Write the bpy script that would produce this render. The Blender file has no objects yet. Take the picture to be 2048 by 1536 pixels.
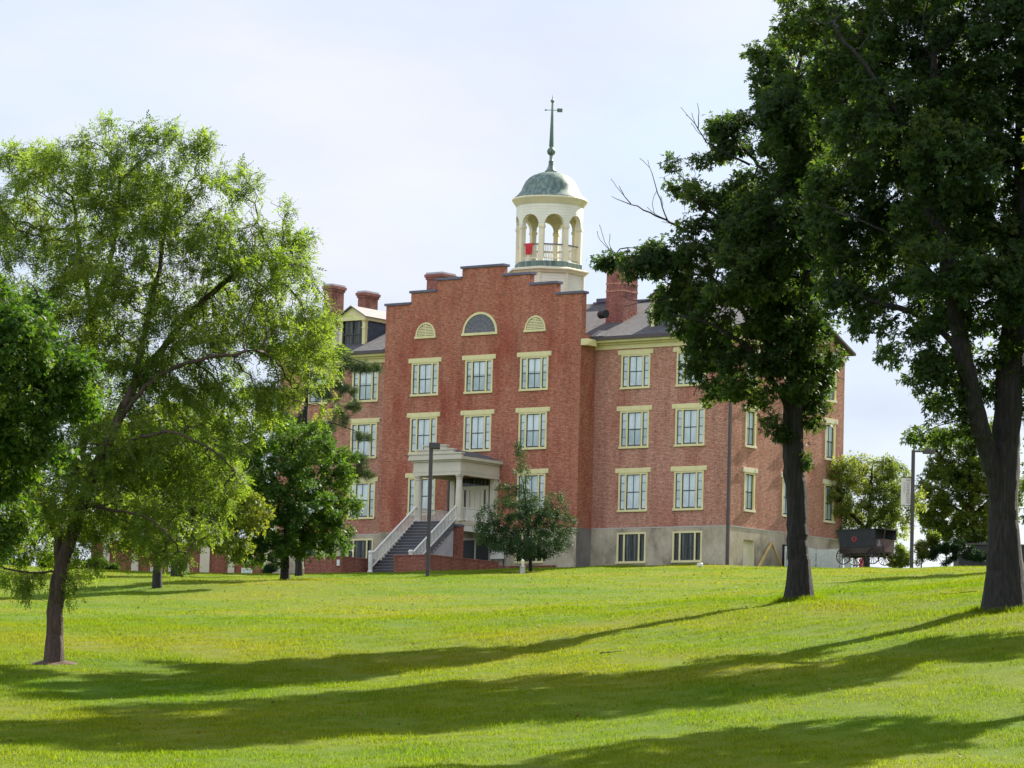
import bpy, math, random
import numpy as np
from mathutils import Vector, Matrix

rng = np.random.default_rng(11)
random.seed(5)
scene = bpy.context.scene
col = scene.collection

# ------------------------------------------------------------------ camera
CP = dict(f=8000.0, yaw=-0.641099, pitch=0.105133, roll=0.026847, c=(126.3849, -190.4216, -9.4429))
CAM = np.array(CP['c'])
_cy, _sy, _cp, _sp = math.cos(CP['yaw']), math.sin(CP['yaw']), math.cos(CP['pitch']), math.sin(CP['pitch'])
FWD = np.array([_sy * _cp, _cy * _cp, _sp]); _r = np.array([_cy, -_sy, 0.0]); _u = np.cross(_r, FWD)
_c, _s = math.cos(CP['roll']), math.sin(CP['roll'])
RGT = _c * _r + _s * _u; UPV = -_s * _r + _c * _u
HD = np.array([_sy, _cy, 0.0]); RH = np.array([_cy, -_sy, 0.0])
cd = bpy.data.cameras.new('camera'); cam = bpy.data.objects.new('camera', cd); col.objects.link(cam)
cd.sensor_width = 36; cd.lens = CP['f'] / 2048 * 36; cd.clip_start = 1; cd.clip_end = 20000
cam.matrix_world = Matrix(((RGT[0], UPV[0], -FWD[0], CAM[0]), (RGT[1], UPV[1], -FWD[1], CAM[1]), (RGT[2], UPV[2], -FWD[2], CAM[2]), (0, 0, 0, 1)))
scene.camera = cam

# ------------------------------------------------------------------ light
SUN_AZ, SUN_EL = math.radians(3.2), math.radians(35)
w = bpy.data.worlds.new("World"); scene.world = w; w.use_nodes = True
wt = w.node_tree; bg = wt.nodes['Background']
sky = wt.nodes.new('ShaderNodeTexSky'); sky.sky_type = 'NISHITA'; sky.sun_disc = False
sky.sun_elevation = SUN_EL; sky.sun_rotation = SUN_AZ; sky.air_density = 1.0; sky.dust_density = 1.2; sky.ozone_density = 1.0
tc = wt.nodes.new('ShaderNodeTexCoord'); mp = wt.nodes.new('ShaderNodeMapping'); mp.inputs['Scale'].default_value = (5, 5, 14)
cn = wt.nodes.new('ShaderNodeTexNoise'); cn.inputs['Scale'].default_value = 1.6; cn.inputs['Detail'].default_value = 7; cn.inputs['Roughness'].default_value = .55
cr = wt.nodes.new('ShaderNodeValToRGB'); cr.color_ramp.elements[0].position = .42; cr.color_ramp.elements[1].position = .75
cr.color_ramp.elements[0].color = (.66, .66, .66, 1); cr.color_ramp.elements[1].color = (.95, .95, .95, 1)
cm = wt.nodes.new('ShaderNodeMixRGB'); cm.inputs[2].default_value = (3.9, 4.35, 5.35, 1)
wt.links.new(tc.outputs['Generated'], mp.inputs['Vector']); wt.links.new(mp.outputs[0], cn.inputs['Vector'])
wt.links.new(cn.outputs[0], cr.inputs[0]); wt.links.new(cr.outputs[0], cm.inputs[0])
wt.links.new(sky.outputs[0], cm.inputs[1])
c2 = wt.nodes.new('ShaderNodeTexNoise'); c2.inputs['Scale'].default_value = .9; c2.inputs['Detail'].default_value = 6; c2.inputs['Roughness'].default_value = .5; wt.links.new(mp.outputs[0], c2.inputs['Vector'])
c2r = wt.nodes.new('ShaderNodeValToRGB'); c2r.color_ramp.elements[0].position = .50; c2r.color_ramp.elements[1].position = .72; c2r.color_ramp.elements[0].color = (0, 0, 0, 1); c2r.color_ramp.elements[1].color = (.75, .75, .75, 1); wt.links.new(c2.outputs[0], c2r.inputs[0])
c2m = wt.nodes.new('ShaderNodeMixRGB'); c2m.inputs[2].default_value = (5.7, 5.5, 5.5, 1); wt.links.new(c2r.outputs[0], c2m.inputs[0]); wt.links.new(cm.outputs[0], c2m.inputs[1])
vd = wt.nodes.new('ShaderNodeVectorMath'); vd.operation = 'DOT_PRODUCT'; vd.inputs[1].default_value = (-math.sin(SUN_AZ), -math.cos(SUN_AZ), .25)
mr = wt.nodes.new('ShaderNodeMapRange'); mr.inputs['From Min'].default_value = -.35; mr.inputs['From Max'].default_value = .75; mr.inputs['To Min'].default_value = 1.0; mr.inputs['To Max'].default_value = 2.1  # sky raised away from the sun, added as fill for the shaded facade
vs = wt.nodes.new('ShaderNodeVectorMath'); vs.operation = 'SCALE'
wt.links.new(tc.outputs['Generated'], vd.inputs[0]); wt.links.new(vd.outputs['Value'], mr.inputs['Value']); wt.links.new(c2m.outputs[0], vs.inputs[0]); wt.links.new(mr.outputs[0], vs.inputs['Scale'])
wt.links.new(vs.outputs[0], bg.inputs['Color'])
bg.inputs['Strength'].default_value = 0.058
sl = bpy.data.lights.new('sun', 'SUN'); sl.energy = 5.0; sl.angle = math.radians(.53); sl.color = (1, .93, .80)
so = bpy.data.objects.new('sun', sl); col.objects.link(so)
SUND = Vector((math.sin(SUN_AZ) * math.cos(SUN_EL), math.cos(SUN_AZ) * math.cos(SUN_EL), math.sin(SUN_EL)))
so.rotation_euler = (-SUND).to_track_quat('-Z', 'Y').to_euler(); so.location = (0, 60, 80)
scene.view_settings.view_transform = 'Standard'; scene.view_settings.look = 'None'; scene.view_settings.gamma = 1
scene.view_settings.exposure = 1.6
scene.render.engine = 'CYCLES'
scene.cycles.max_bounces = 8; scene.cycles.transparent_max_bounces = 8

def at(px, py, d):
    v = FWD * CP['f'] + RGT * (px - 1024) - UPV * (py - 768)
    return CAM + v * (d / (v @ HD))

# ------------------------------------------------------------------ terrain
_ctl = []
for px, py, d in [(0, 1536, 82), (512, 1536, 82), (1024, 1536, 82), (1536, 1536, 82), (2048, 1536, 82),
                  (107, 1325, 112), (300, 1358, 108), (600, 1344, 111.5), (1024, 1304, 117), (300, 1290, 121), (1597, 1200, 128), (2010, 1219, 116), (1700, 1335, 103),
                  (855, 1155, 205), (570, 1160, 190), (315, 1172, 180), (0, 1190, 178), (1062, 1142, 213), (1300, 1141, 205),
                  (1300, 1200, 150), (800, 1220, 150), (300, 1235, 138), (1800, 1155, 172), (2048, 1140, 190),
                  (1560, 1137, 226), (1650, 1137, 226), (1730, 1137, 228), (1823, 1137, 231), (1960, 1134, 234), (2100, 1132, 236), (1730, 1145, 205), (1900, 1146, 200),
                  (450, 1160, 268), (200, 1160, 270), (0, 1162, 270), (620, 1150, 240)]:
    p = at(px, py, d); _ctl.append(((p - CAM) @ RH, d, p[2]))
def sd(x, y):
    return (x - CAM[0]) * RH[0] + (y - CAM[1]) * RH[1], (x - CAM[0]) * HD[0] + (y - CAM[1]) * HD[1]
for X, Y, Z in [(0, 0, 4.58), (-9.6, 0, 4.5), (0, 12.2, 5.0), (-14, -11, 3.66), (-20, -11, 3.6), (-24.3, -1.5, 4.3), (-33.8, 0, 4.25), (-17, 6, 4.6), (-33, 12, 4.6)]:
    s_, d_ = sd(X, Y); _ctl.append((s_, d_, Z))
for s_ in (-45, -15, 15, 45):
    for d_, z_ in ((0, -11.1), (40, -10.6), (300, 1.5 if s_ > -20 else 5.0)): _ctl.append((s_, d_, z_))
_ctl += [(-45, 100, -7.2), (45, 110, -2.4), (45, 160, 2.2), (45, 220, 5.0), (-45, 180, .3), (-45, 240, 4.6)]
_K = np.array(_ctl)
def _phi(r2): return np.where(r2 > 0, .5 * r2 * np.log(np.maximum(r2, 1e-12)), 0)
_n = len(_K); _A = np.zeros((_n + 3, _n + 3)); _dx = _K[:, None, :2] - _K[None, :, :2]
_A[:_n, :_n] = _phi((_dx ** 2).sum(2)) + np.eye(_n) * 2.0; _A[:_n, _n] = 1; _A[:_n, _n + 1:] = _K[:, :2]; _A[_n:, :_n] = _A[:_n, _n:].T
_W = np.linalg.solve(_A, np.r_[_K[:, 2], 0, 0, 0])
def gz_sd(s, d):
    s = np.asarray(s, float); d = np.asarray(d, float)
    sc, dc = np.clip(s, -46, 46), np.clip(d, 0, 300)
    r2 = (sc[..., None] - _K[:, 0]) ** 2 + (dc[..., None] - _K[:, 1]) ** 2
    z = (_phi(r2) * _W[:_n]).sum(-1) + _W[_n] + _W[_n + 1] * sc + _W[_n + 2] * dc
    far = np.maximum(np.abs(s) - 46, 0) * .02 + np.maximum(d - 300, 0) * .05 + np.maximum(-d, 0) * .02
    z = z - np.minimum(far, 22)
    return z + .05 * np.sin(s * .9 + d * .35) * np.sin(d * .55 - s * .4) + .03 * np.sin(s * 2.3 - d * 1.3) * np.sin(d * 1.9)
def gz(x, y):
    s, d = sd(x, y); return float(gz_sd(s, d))
def sdpos(s, d):
    s = np.asarray(s, float); d = np.asarray(d, float)
    return CAM[0] + s * RH[0] + d * HD[0], CAM[1] + s * RH[1] + d * HD[1]

# ------------------------------------------------------------------ materials
def mat(name):
    m = bpy.data.materials.new(name); m.use_nodes = True
    nt = m.node_tree; return m, nt, nt.nodes['Principled BSDF']
def N(nt, t, **kw):
    n = nt.nodes.new(t)
    for k, v in kw.items():
        if k in n.inputs: n.inputs[k].default_value = v
        else: setattr(n, k, v)
    return n
def ramp(nt, fac, stops):
    r = N(nt, 'ShaderNodeValToRGB'); e = r.color_ramp.elements
    while len(e) < len(stops): e.new(.5)
    for i, (p, c) in enumerate(stops):
        e[i].position = p; e[i].color = (*c, 1) if len(c) == 3 else c
    nt.links.new(fac, r.inputs[0]); return r.outputs[0]
def mix(nt, f, a, b, mode='MIX'):
    n = N(nt, 'ShaderNodeMixRGB'); n.blend_type = mode
    for i, v in enumerate((f, a, b)):
        if hasattr(v, 'links'): nt.links.new(v, n.inputs[i])
        elif isinstance(v, (int, float)): n.inputs[i].default_value = v
        else: n.inputs[i].default_value = (*v, 1)
    return n.outputs[0]
def coords(nt, scale=(1, 1, 1), kind='Object'):
    t = N(nt, 'ShaderNodeTexCoord'); m = N(nt, 'ShaderNodeMapping'); m.inputs['Scale'].default_value = scale
    nt.links.new(t.outputs[kind], m.inputs[0]); return m.outputs[0]
def noise(nt, vec, scale, detail=4, rough=.55):
    n = N(nt, 'ShaderNodeTexNoise', Scale=scale, Detail=detail, Roughness=rough); nt.links.new(vec, n.inputs['Vector']); return n.outputs[0]
def bump(nt, p, h, strength, dist=.02):
    b = N(nt, 'ShaderNodeBump', Strength=strength, Distance=dist); nt.links.new(h, b.inputs['Height']); nt.links.new(b.outputs[0], p.inputs['Normal'])
def plain(name, c, rough=.6, var=.18, scale=2.0, metal=0, spec=.4, bumpv=0.1):
    m, nt, p = mat(name); v = coords(nt); nz = noise(nt, v, scale, 6)
    a = tuple(x * (1 - var) for x in c); b = tuple(min(1, x * (1 + var)) for x in c)
    nt.links.new(ramp(nt, nz, [(.3, a), (.7, b)]), p.inputs['Base Color'])
    p.inputs['Roughness'].default_value = rough; p.inputs['Metallic'].default_value = metal; p.inputs['Specular IOR Level'].default_value = spec
    if bumpv: bump(nt, p, noise(nt, v, scale * 12, 3), bumpv)
    return m
def brick(name, c1, c2, mortar, stain, pale, stain_amt=.6, pale_amt=.5, mort=.014):
    m, nt, p = mat(name)
    uv = N(nt, 'ShaderNodeUVMap'); b = N(nt, 'ShaderNodeTexBrick', Scale=1.0); b.offset = .5
    b.inputs['Color1'].default_value = (*c1, 1); b.inputs['Color2'].default_value = (*c2, 1); b.inputs['Mortar'].default_value = (*mortar, 1)
    b.inputs['Mortar Size'].default_value = mort; b.inputs['Mortar Smooth'].default_value = .2; b.inputs['Bias'].default_value = -.1
    b.inputs['Brick Width'].default_value = .225; b.inputs['Row Height'].default_value = .076
    nt.links.new(uv.outputs[0], b.inputs['Vector'])
    st = N(nt, 'ShaderNodeMapping'); st.inputs['Scale'].default_value = (1.0, .45, 1); nt.links.new(uv.outputs[0], st.inputs[0])
    n1 = noise(nt, st.outputs[0], .55, 7, .62); n2 = noise(nt, uv.outputs[0], .9, 8, .68); n3 = noise(nt, uv.outputs[0], 3.1, 6, .7)
    sm = N(nt, 'ShaderNodeMapping'); sm.inputs['Scale'].default_value = (4.5, 13.2, 1); nt.links.new(uv.outputs[0], sm.inputs[0])
    n4 = noise(nt, sm.outputs[0], 1.0, 2, .5)
    c = b.outputs['Color']
    c = mix(nt, ramp(nt, n1, [(.47, (0, 0, 0)), (.68, (stain_amt,) * 3)]), c, mix(nt, .75, c, stain))
    c = mix(nt, ramp(nt, n2, [(.56, (0, 0, 0)), (.74, (pale_amt,) * 3)]), c, mix(nt, .55, c, pale))
    c = mix(nt, .75, c, ramp(nt, n3, [(.3, (.62, .60, .60)), (.7, (1.03, 1.01, 1.0))]), 'MULTIPLY')
    c = mix(nt, .9, c, ramp(nt, n4, [(.32, (.62, .58, .58)), (.66, (1.22, 1.2, 1.2))]), 'MULTIPLY')
    s5 = N(nt, 'ShaderNodeMapping'); s5.inputs['Scale'].default_value = (1.5, .16, 1); nt.links.new(uv.outputs[0], s5.inputs[0])
    c = mix(nt, .6, c, ramp(nt, noise(nt, s5.outputs[0], 1.0, 6, .65), [(.34, (.66, .62, .60)), (.50, (1, 1, 1)), (.70, (1.12, 1.12, 1.10))]), 'MULTIPLY')
    nt.links.new(c, p.inputs['Base Color']); p.inputs['Roughness'].default_value = .88; p.inputs['Specular IOR Level'].default_value = .2
    bump(nt, p, b.outputs['Fac'], -.35, .012)
    return m
M = {}
M['brick_red'] = brick('brick_red', (.42, .136, .070), (.30, .092, .049), (.47, .27, .19), (.30, .060, .036), (.56, .37, .27), .9, .6, .010)
M['brick_pink'] = brick('brick_pink', (.43, .158, .096), (.32, .112, .068), (.55, .38, .275), (.33, .080, .052), (.52, .34, .29), .6, .4, .014)
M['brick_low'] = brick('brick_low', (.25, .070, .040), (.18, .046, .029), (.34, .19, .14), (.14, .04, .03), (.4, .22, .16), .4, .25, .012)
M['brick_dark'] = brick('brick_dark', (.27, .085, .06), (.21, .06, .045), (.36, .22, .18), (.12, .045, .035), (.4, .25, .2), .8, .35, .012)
m, nt, p = mat('stucco'); v = coords(nt, (1, 1, .7)); n1 = noise(nt, v, .8, 8, .65); n2 = noise(nt, v, 6, 6)
c = mix(nt, .5, ramp(nt, n1, [(.34, (.20, .160, .108)), (.48, (.37, .305, .21)), (.66, (.48, .405, .29))]), ramp(nt, n2, [(.3, (.72, .72, .72)), (.7, (1, 1, 1))]), 'MULTIPLY')
nt.links.new(c, p.inputs['Base Color']); p.inputs['Roughness'].default_value = .9; bump(nt, p, n2, .25); M['stucco'] = m
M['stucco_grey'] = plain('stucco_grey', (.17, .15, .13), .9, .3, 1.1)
M['trim'] = plain('trim', (.61, .53, .255), .5, .10, 1.5)
M['trim_pale'] = plain('trim_pale', (.66, .59, .40), .5, .08, 1.5)
M['porch'] = plain('porch', (.50, .44, .335), .5, .08, 1.2)
M['white'] = plain('white', (.62, .585, .51), .5, .08, 2)
M['coping'] = plain('coping', (.085, .082, .115), .5, .3, 1.5)
M['sash'] = plain('sash', (.018, .022, .020), .35, .2, 3)
M['gutter'] = plain('gutter', (.055, .036, .034), .45, .2, 2)
M['slate'] = plain('slate', (.040, .050, .070), .55, .5, 7)
M['tread'] = plain('tread', (.115, .112, .128), .6, .25, 3)
M['tin'] = plain('tin', (.145, .135, .13), .45, .15, 2)
M['cap'] = plain('cap', (.36, .34, .38), .5, .15, 2); M['iron'] = plain('iron', (.045, .036, .034), .45, .2, 4)
M['timber'] = plain('timber', (.50, .33, .12), .6, .2, 3)
M['concrete'] = plain('concrete', (.42, .40, .36), .85, .15, 3)
M['dark'] = plain('dark', (.012, .012, .012), .6, .2, 3)
m, nt, p = mat('shingles'); uv = N(nt, 'ShaderNodeUVMap'); b = N(nt, 'ShaderNodeTexBrick', Scale=1.0)
b.inputs['Color1'].default_value = (.095, .090, .092, 1); b.inputs['Color2'].default_value = (.050, .048, .052, 1); b.inputs['Mortar'].default_value = (.045, .044, .048, 1)
b.inputs['Mortar Size'].default_value = .012; b.inputs['Brick Width'].default_value = .30; b.inputs['Row Height'].default_value = .14
nt.links.new(uv.outputs[0], b.inputs['Vector']); n1 = noise(nt, uv.outputs[0], 1.5, 7, .65); n2 = noise(nt, uv.outputs[0], 14, 2)
c = mix(nt, .8, b.outputs[0], ramp(nt, n1, [(.3, (.75, .72, .74)), (.7, (1.25, 1.2, 1.2))]), 'MULTIPLY'); c = mix(nt, .8, c, ramp(nt, n2, [(.3, (.7, .7, .72)), (.7, (1.3, 1.28, 1.26))]), 'MULTIPLY')
nt.links.new(c, p.inputs['Base Color']); p.inputs['Roughness'].default_value = .85; bump(nt, p, b.outputs['Fac'], -.4, .02); M['shingles'] = m
m, nt, p = mat('clapboard'); v = coords(nt); sx = N(nt, 'ShaderNodeSeparateXYZ'); nt.links.new(v, sx.inputs[0])
ml = N(nt, 'ShaderNodeMath', operation='MULTIPLY'); ml.inputs[1].default_value = 1 / .17; nt.links.new(sx.outputs[2], ml.inputs[0])
fr = N(nt, 'ShaderNodeMath', operation='FRACT'); nt.links.new(ml.outputs[0], fr.inputs[0])
iv = N(nt, 'ShaderNodeMath', operation='SUBTRACT'); iv.inputs[0].default_value = 1; nt.links.new(fr.outputs[0], iv.inputs[1])
c = mix(nt, 1.0, ramp(nt, noise(nt, v, 1.5, 5), [(.3, (.60, .56, .42)), (.7, (.70, .66, .52))]), ramp(nt, fr.outputs[0], [(0, (.72, .7, .66)), (.10, (1, 1, 1)), (1, (1, 1, 1))]), 'MULTIPLY')
nt.links.new(c, p.inputs['Base Color']); p.inputs['Roughness'].default_value = .5; bump(nt, p, iv.outputs[0], .8, .03); M['clapboard'] = m
m, nt, p = mat('copper'); v = coords(nt, (3.5, 3.5, .35)); n1 = noise(nt, v, 1.2, 7, .65); n2 = noise(nt, coords(nt), 3, 6)
c = ramp(nt, n1, [(.34, (.045, .062, .056)), (.47, (.085, .125, .105)), (.60, (.15, .21, .165)), (.74, (.26, .31, .25))])
c = mix(nt, .6, c, ramp(nt, n2, [(.3, (.7, .7, .7)), (.7, (1.2, 1.2, 1.15))]), 'MULTIPLY')
nt.links.new(c, p.inputs['Base Color']); p.inputs['Roughness'].default_value = .55; p.inputs['Metallic'].default_value = .15; M['copper'] = m
m, nt, p = mat('blind_glass'); v = coords(nt); n1 = noise(nt, coords(nt, (.9, .9, .5)), 1.3, 3); g = N(nt, 'ShaderNodeObjectInfo')
c = ramp(nt, n1, [(.35, (.36, .42, .42)), (.65, (.60, .66, .62))])
c = mix(nt, .5, c, ramp(nt, g.outputs['Random'], [(0, (.72, .74, .76)), (1, (1.1, 1.12, 1.1))]), 'MULTIPLY')
sx = N(nt, 'ShaderNodeSeparateXYZ'); nt.links.new(v, sx.inputs[0]); wv = N(nt, 'ShaderNodeMath', operation='SINE'); ml = N(nt, 'ShaderNodeMath', operation='MULTIPLY'); ml.inputs[1].default_value = 46
nt.links.new(sx.outputs[0], ml.inputs[0]); nt.links.new(ml.outputs[0], wv.inputs[0]); c = mix(nt, .5, c, ramp(nt, wv.outputs[0], [(0, (.82, .83, .85)), (.8, (1, 1, 1))]), 'MULTIPLY')
r2 = N(nt, 'ShaderNodeMath', operation='MULTIPLY'); r2.inputs[1].default_value = 3.1; nt.links.new(g.outputs['Random'], r2.inputs[0]); gt = N(nt, 'ShaderNodeMath', operation='GREATER_THAN'); nt.links.new(sx.outputs[2], gt.inputs[0]); nt.links.new(r2.outputs[0], gt.inputs[1])
dk = mix(nt, 1, c, (.62, .68, .66), 'MULTIPLY'); inv = N(nt, 'ShaderNodeMath', operation='SUBTRACT'); inv.inputs[0].default_value = 1; nt.links.new(gt.outputs[0], inv.inputs[1]); hf = N(nt, 'ShaderNodeMath', operation='GREATER_THAN'); hf.inputs[1].default_value = .55; nt.links.new(g.outputs['Random'], hf.inputs[0]); an = N(nt, 'ShaderNodeMath', operation='MULTIPLY'); lt = N(nt, 'ShaderNodeMath', operation='LESS_THAN'); lt.inputs[1].default_value = 1.05; nt.links.new(sx.outputs[2], lt.inputs[0]); nt.links.new(lt.outputs[0], an.inputs[0]); nt.links.new(hf.outputs[0], an.inputs[1])
c = mix(nt, an.outputs[0], c, dk)
nt.links.new(c, p.inputs['Base Color']); p.inputs['Roughness'].default_value = .6; p.inputs['Coat Weight'].default_value = 1; p.inputs['Coat Roughness'].default_value = .03; p.inputs['Coat IOR'].default_value = 1.55
bn = N(nt, 'ShaderNodeBump', Strength=.12, Distance=.02); nt.links.new(noise(nt, v, 2.4, 2), bn.inputs['Height']); nt.links.new(bn.outputs[0], p.inputs['Coat Normal']); M['blind'] = m
m, nt, p = mat('dark_glass'); v = coords(nt, (7, 1, .15)); n1 = noise(nt, v, 1.1, 3)
nt.links.new(ramp(nt, n1, [(.52, (.012, .015, .013)), (.60, (.085, .09, .075))]), p.inputs['Base Color']); p.inputs['Roughness'].default_value = .5; p.inputs['Specular IOR Level'].default_value = .1
p.inputs['Coat Weight'].default_value = .35; p.inputs['Coat Roughness'].default_value = .04; M['dark_glass'] = m
def cloth(name, c):
    m = plain(name, c, .8, .15, 6); return m
M['red_cloth'] = cloth('red_cloth', (.62, .045, .060)); M['canvas'] = plain('canvas', (.020, .021, .023), .75, .3, 3); M['wagon_wood'] = plain('wagon_wood', (.034, .021, .015), .55, .4, 4)
M['maroon'] = plain('maroon', (.060, .024, .022), .5, .3, 4); M['red'] = plain('red', (.50, .03, .05), .5, .1, 4); M['dullred'] = plain('dullred', (.22, .022, .03), .6, .2, 6)
M['banner'] = plain('banner', (.62, .56, .52), .75, .06, 3); M['ink'] = plain('ink', (.30, .20, .20), .8, .1, 3); M['ink_pale'] = plain('ink_pale', (.40, .33, .30), .8, .1, 3); M['dark_grey'] = plain('dark_grey', (.022, .023, .026), .7, .25, 1)
m, nt, p = mat('picket'); v = coords(nt); nt.links.new(ramp(nt, noise(nt, v, 4, 4), [(.3, (.52, .53, .46)), (.7, (.66, .67, .60))]), p.inputs['Base Color']); p.inputs['Roughness'].default_value = .6; M['picket'] = m
m, nt, p = mat('bark'); v = coords(nt, (12, 12, 1.1)); n1 = noise(nt, v, 1.3, 9, .7); n2 = noise(nt, coords(nt), .8, 4)
c = mix(nt, .6, ramp(nt, n1, [(.36, (.004, .0035, .003)), (.52, (.018, .014, .011)), (.72, (.056, .046, .037))]), ramp(nt, n2, [(.3, (.7, .7, .7)), (.7, (1.2, 1.15, 1.1))]), 'MULTIPLY')
nt.links.new(c, p.inputs['Base Color']); p.inputs['Roughness'].default_value = .9; bump(nt, p, n1, 1.0, .14); M['bark'] = m
m, nt, p = mat('bark_warm'); v = coords(nt, (9, 9, 1.3)); n1 = noise(nt, v, 1.6, 8, .65)
nt.links.new(ramp(nt, n1, [(.3, (.022, .013, .010)), (.55, (.065, .038, .027)), (.75, (.12, .076, .055))]), p.inputs['Base Color']); p.inputs['Roughness'].default_value = .9; bump(nt, p, n1, .9, .05); M['bark_warm'] = m
def leafmat(name, a, b, c3, trans=.5, tcol=(1.3, 1.35, .55), gloss=.14, rough=.55):
    m, nt, p = mat(name); at_ = N(nt, 'ShaderNodeAttribute'); at_.attribute_name = 'tint'
    c = ramp(nt, at_.outputs['Fac'], [(0, a), (.55, b), (1, c3)])
    nt.links.new(c, p.inputs['Base Color']); p.inputs['Roughness'].default_value = rough; p.inputs['Specular IOR Level'].default_value = gloss
    t = N(nt, 'ShaderNodeBsdfTranslucent'); nt.links.new(mix(nt, 1, c, tcol, 'MULTIPLY'), t.inputs[0])
    ms = N(nt, 'ShaderNodeMixShader'); ms.inputs[0].default_value = trans
    nt.links.new(p.outputs[0], ms.inputs[1]); nt.links.new(t.outputs[0], ms.inputs[2]); nt.links.new(ms.outputs[0], nt.nodes['Material Output'].inputs[0])
    return m
M['lf_locust'] = leafmat('leaf_locust', (.072, .118, .020), (.135, .20, .036), (.225, .265, .055), .62)
M['lf_maple'] = leafmat('leaf_maple', (.028, .066, .011), (.062, .125, .017), (.16, .20, .026), .5)
M['lf_oak'] = leafmat('leaf_oak', (.022, .042, .014), (.042, .075, .022), (.12, .135, .030), .55, (1.7, 1.75, .6))
M['lf_dark'] = leafmat('leaf_dark', (.014, .034, .014), (.024, .056, .022), (.045, .085, .03), .25)
M['lf_holly'] = leafmat('leaf_holly', (.020, .046, .018), (.038, .076, .028), (.07, .11, .04), .3)
M['lf_yellow'] = leafmat('leaf_yellow', (.050, .088, .015), (.105, .150, .022), (.22, .225, .035), .55)
M['lf_pale'] = leafmat('leaf_pale', (.085, .12, .032), (.16, .20, .048), (.27, .285, .075), .58)
M['lf_pine'] = leafmat('leaf_pine', (.032, .055, .024), (.055, .085, .036), (.10, .13, .05), .3)
M['lf_bright'] = leafmat('leaf_bright', (.06, .10, .012), (.13, .17, .02), (.25, .24, .03), .55)
# grass: one colour field shared by soil sheet and blades, in world metres
def grass_col(nt):
    g = N(nt, 'ShaderNodeNewGeometry'); m = N(nt, 'ShaderNodeMapping'); m.inputs['Scale'].default_value = (1, 1, 0); nt.links.new(g.outputs['Position'], m.inputs[0]); v = m.outputs[0]
    n1 = noise(nt, v, .085, 5, .6); n2 = noise(nt, v, .55, 5, .65); n3 = noise(nt, v, 2.2, 4, .6)
    c = ramp(nt, n1, [(.34, (.086, .156, .005)), (.52, (.134, .174, .007)), (.70, (.182, .178, .011))])
    c = mix(nt, ramp(nt, n2, [(.56, (0, 0, 0)), (.80, (.30, .30, .30))]), c, (.20, .165, .020))
    c = mix(nt, .6, c, ramp(nt, n3, [(.3, (.74, .78, .7)), (.7, (1.18, 1.14, 1.1))]), 'MULTIPLY')
    return c
m, nt, p = mat('lawn_soil'); c = mix(nt, 1, grass_col(nt), (.78, .80, .75), 'MULTIPLY'); nt.links.new(c, p.inputs['Base Color']); p.inputs['Roughness'].default_value = .95; p.inputs['Specular IOR Level'].default_value = .1
g = N(nt, 'ShaderNodeNewGeometry'); bump(nt, p, noise(nt, g.outputs['Position'], 14, 5, .7), 1.0, .06); M['lawn'] = m
m, nt, p = mat('grass_blade'); c = grass_col(nt); at_ = N(nt, 'ShaderNodeAttribute'); at_.attribute_name = 'tint'
c = mix(nt, 1, c, ramp(nt, at_.outputs['Fac'], [(0, (.50, .60, .5)), (.7, (1.15, 1.12, 1.0)), (1, (1.5, 1.4, 1.1))]), 'MULTIPLY')
nt.links.new(c, p.inputs['Base Color']); p.inputs['Roughness'].default_value = .7; p.inputs['Specular IOR Level'].default_value = .08
t = N(nt, 'ShaderNodeBsdfTranslucent'); nt.links.new(mix(nt, 1, c, (1.5, 1.5, .8), 'MULTIPLY'), t.inputs[0]); ms = N(nt, 'ShaderNodeMixShader'); ms.inputs[0].default_value = .55
nt.links.new(p.outputs[0], ms.inputs[1]); nt.links.new(t.outputs[0], ms.inputs[2]); nt.links.new(ms.outputs[0], nt.nodes['Material Output'].inputs[0]); M['blade'] = m
M['mulch'] = plain('mulch', (.085, .048, .028), .95, .5, 9, bumpv=.8); M['drygrass'] = plain('drygrass', (.17, .12, .05), .95, .4, 4)
M['fallen'] = plain('fallen', (.16, .095, .035), .8, .5, 1)

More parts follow.
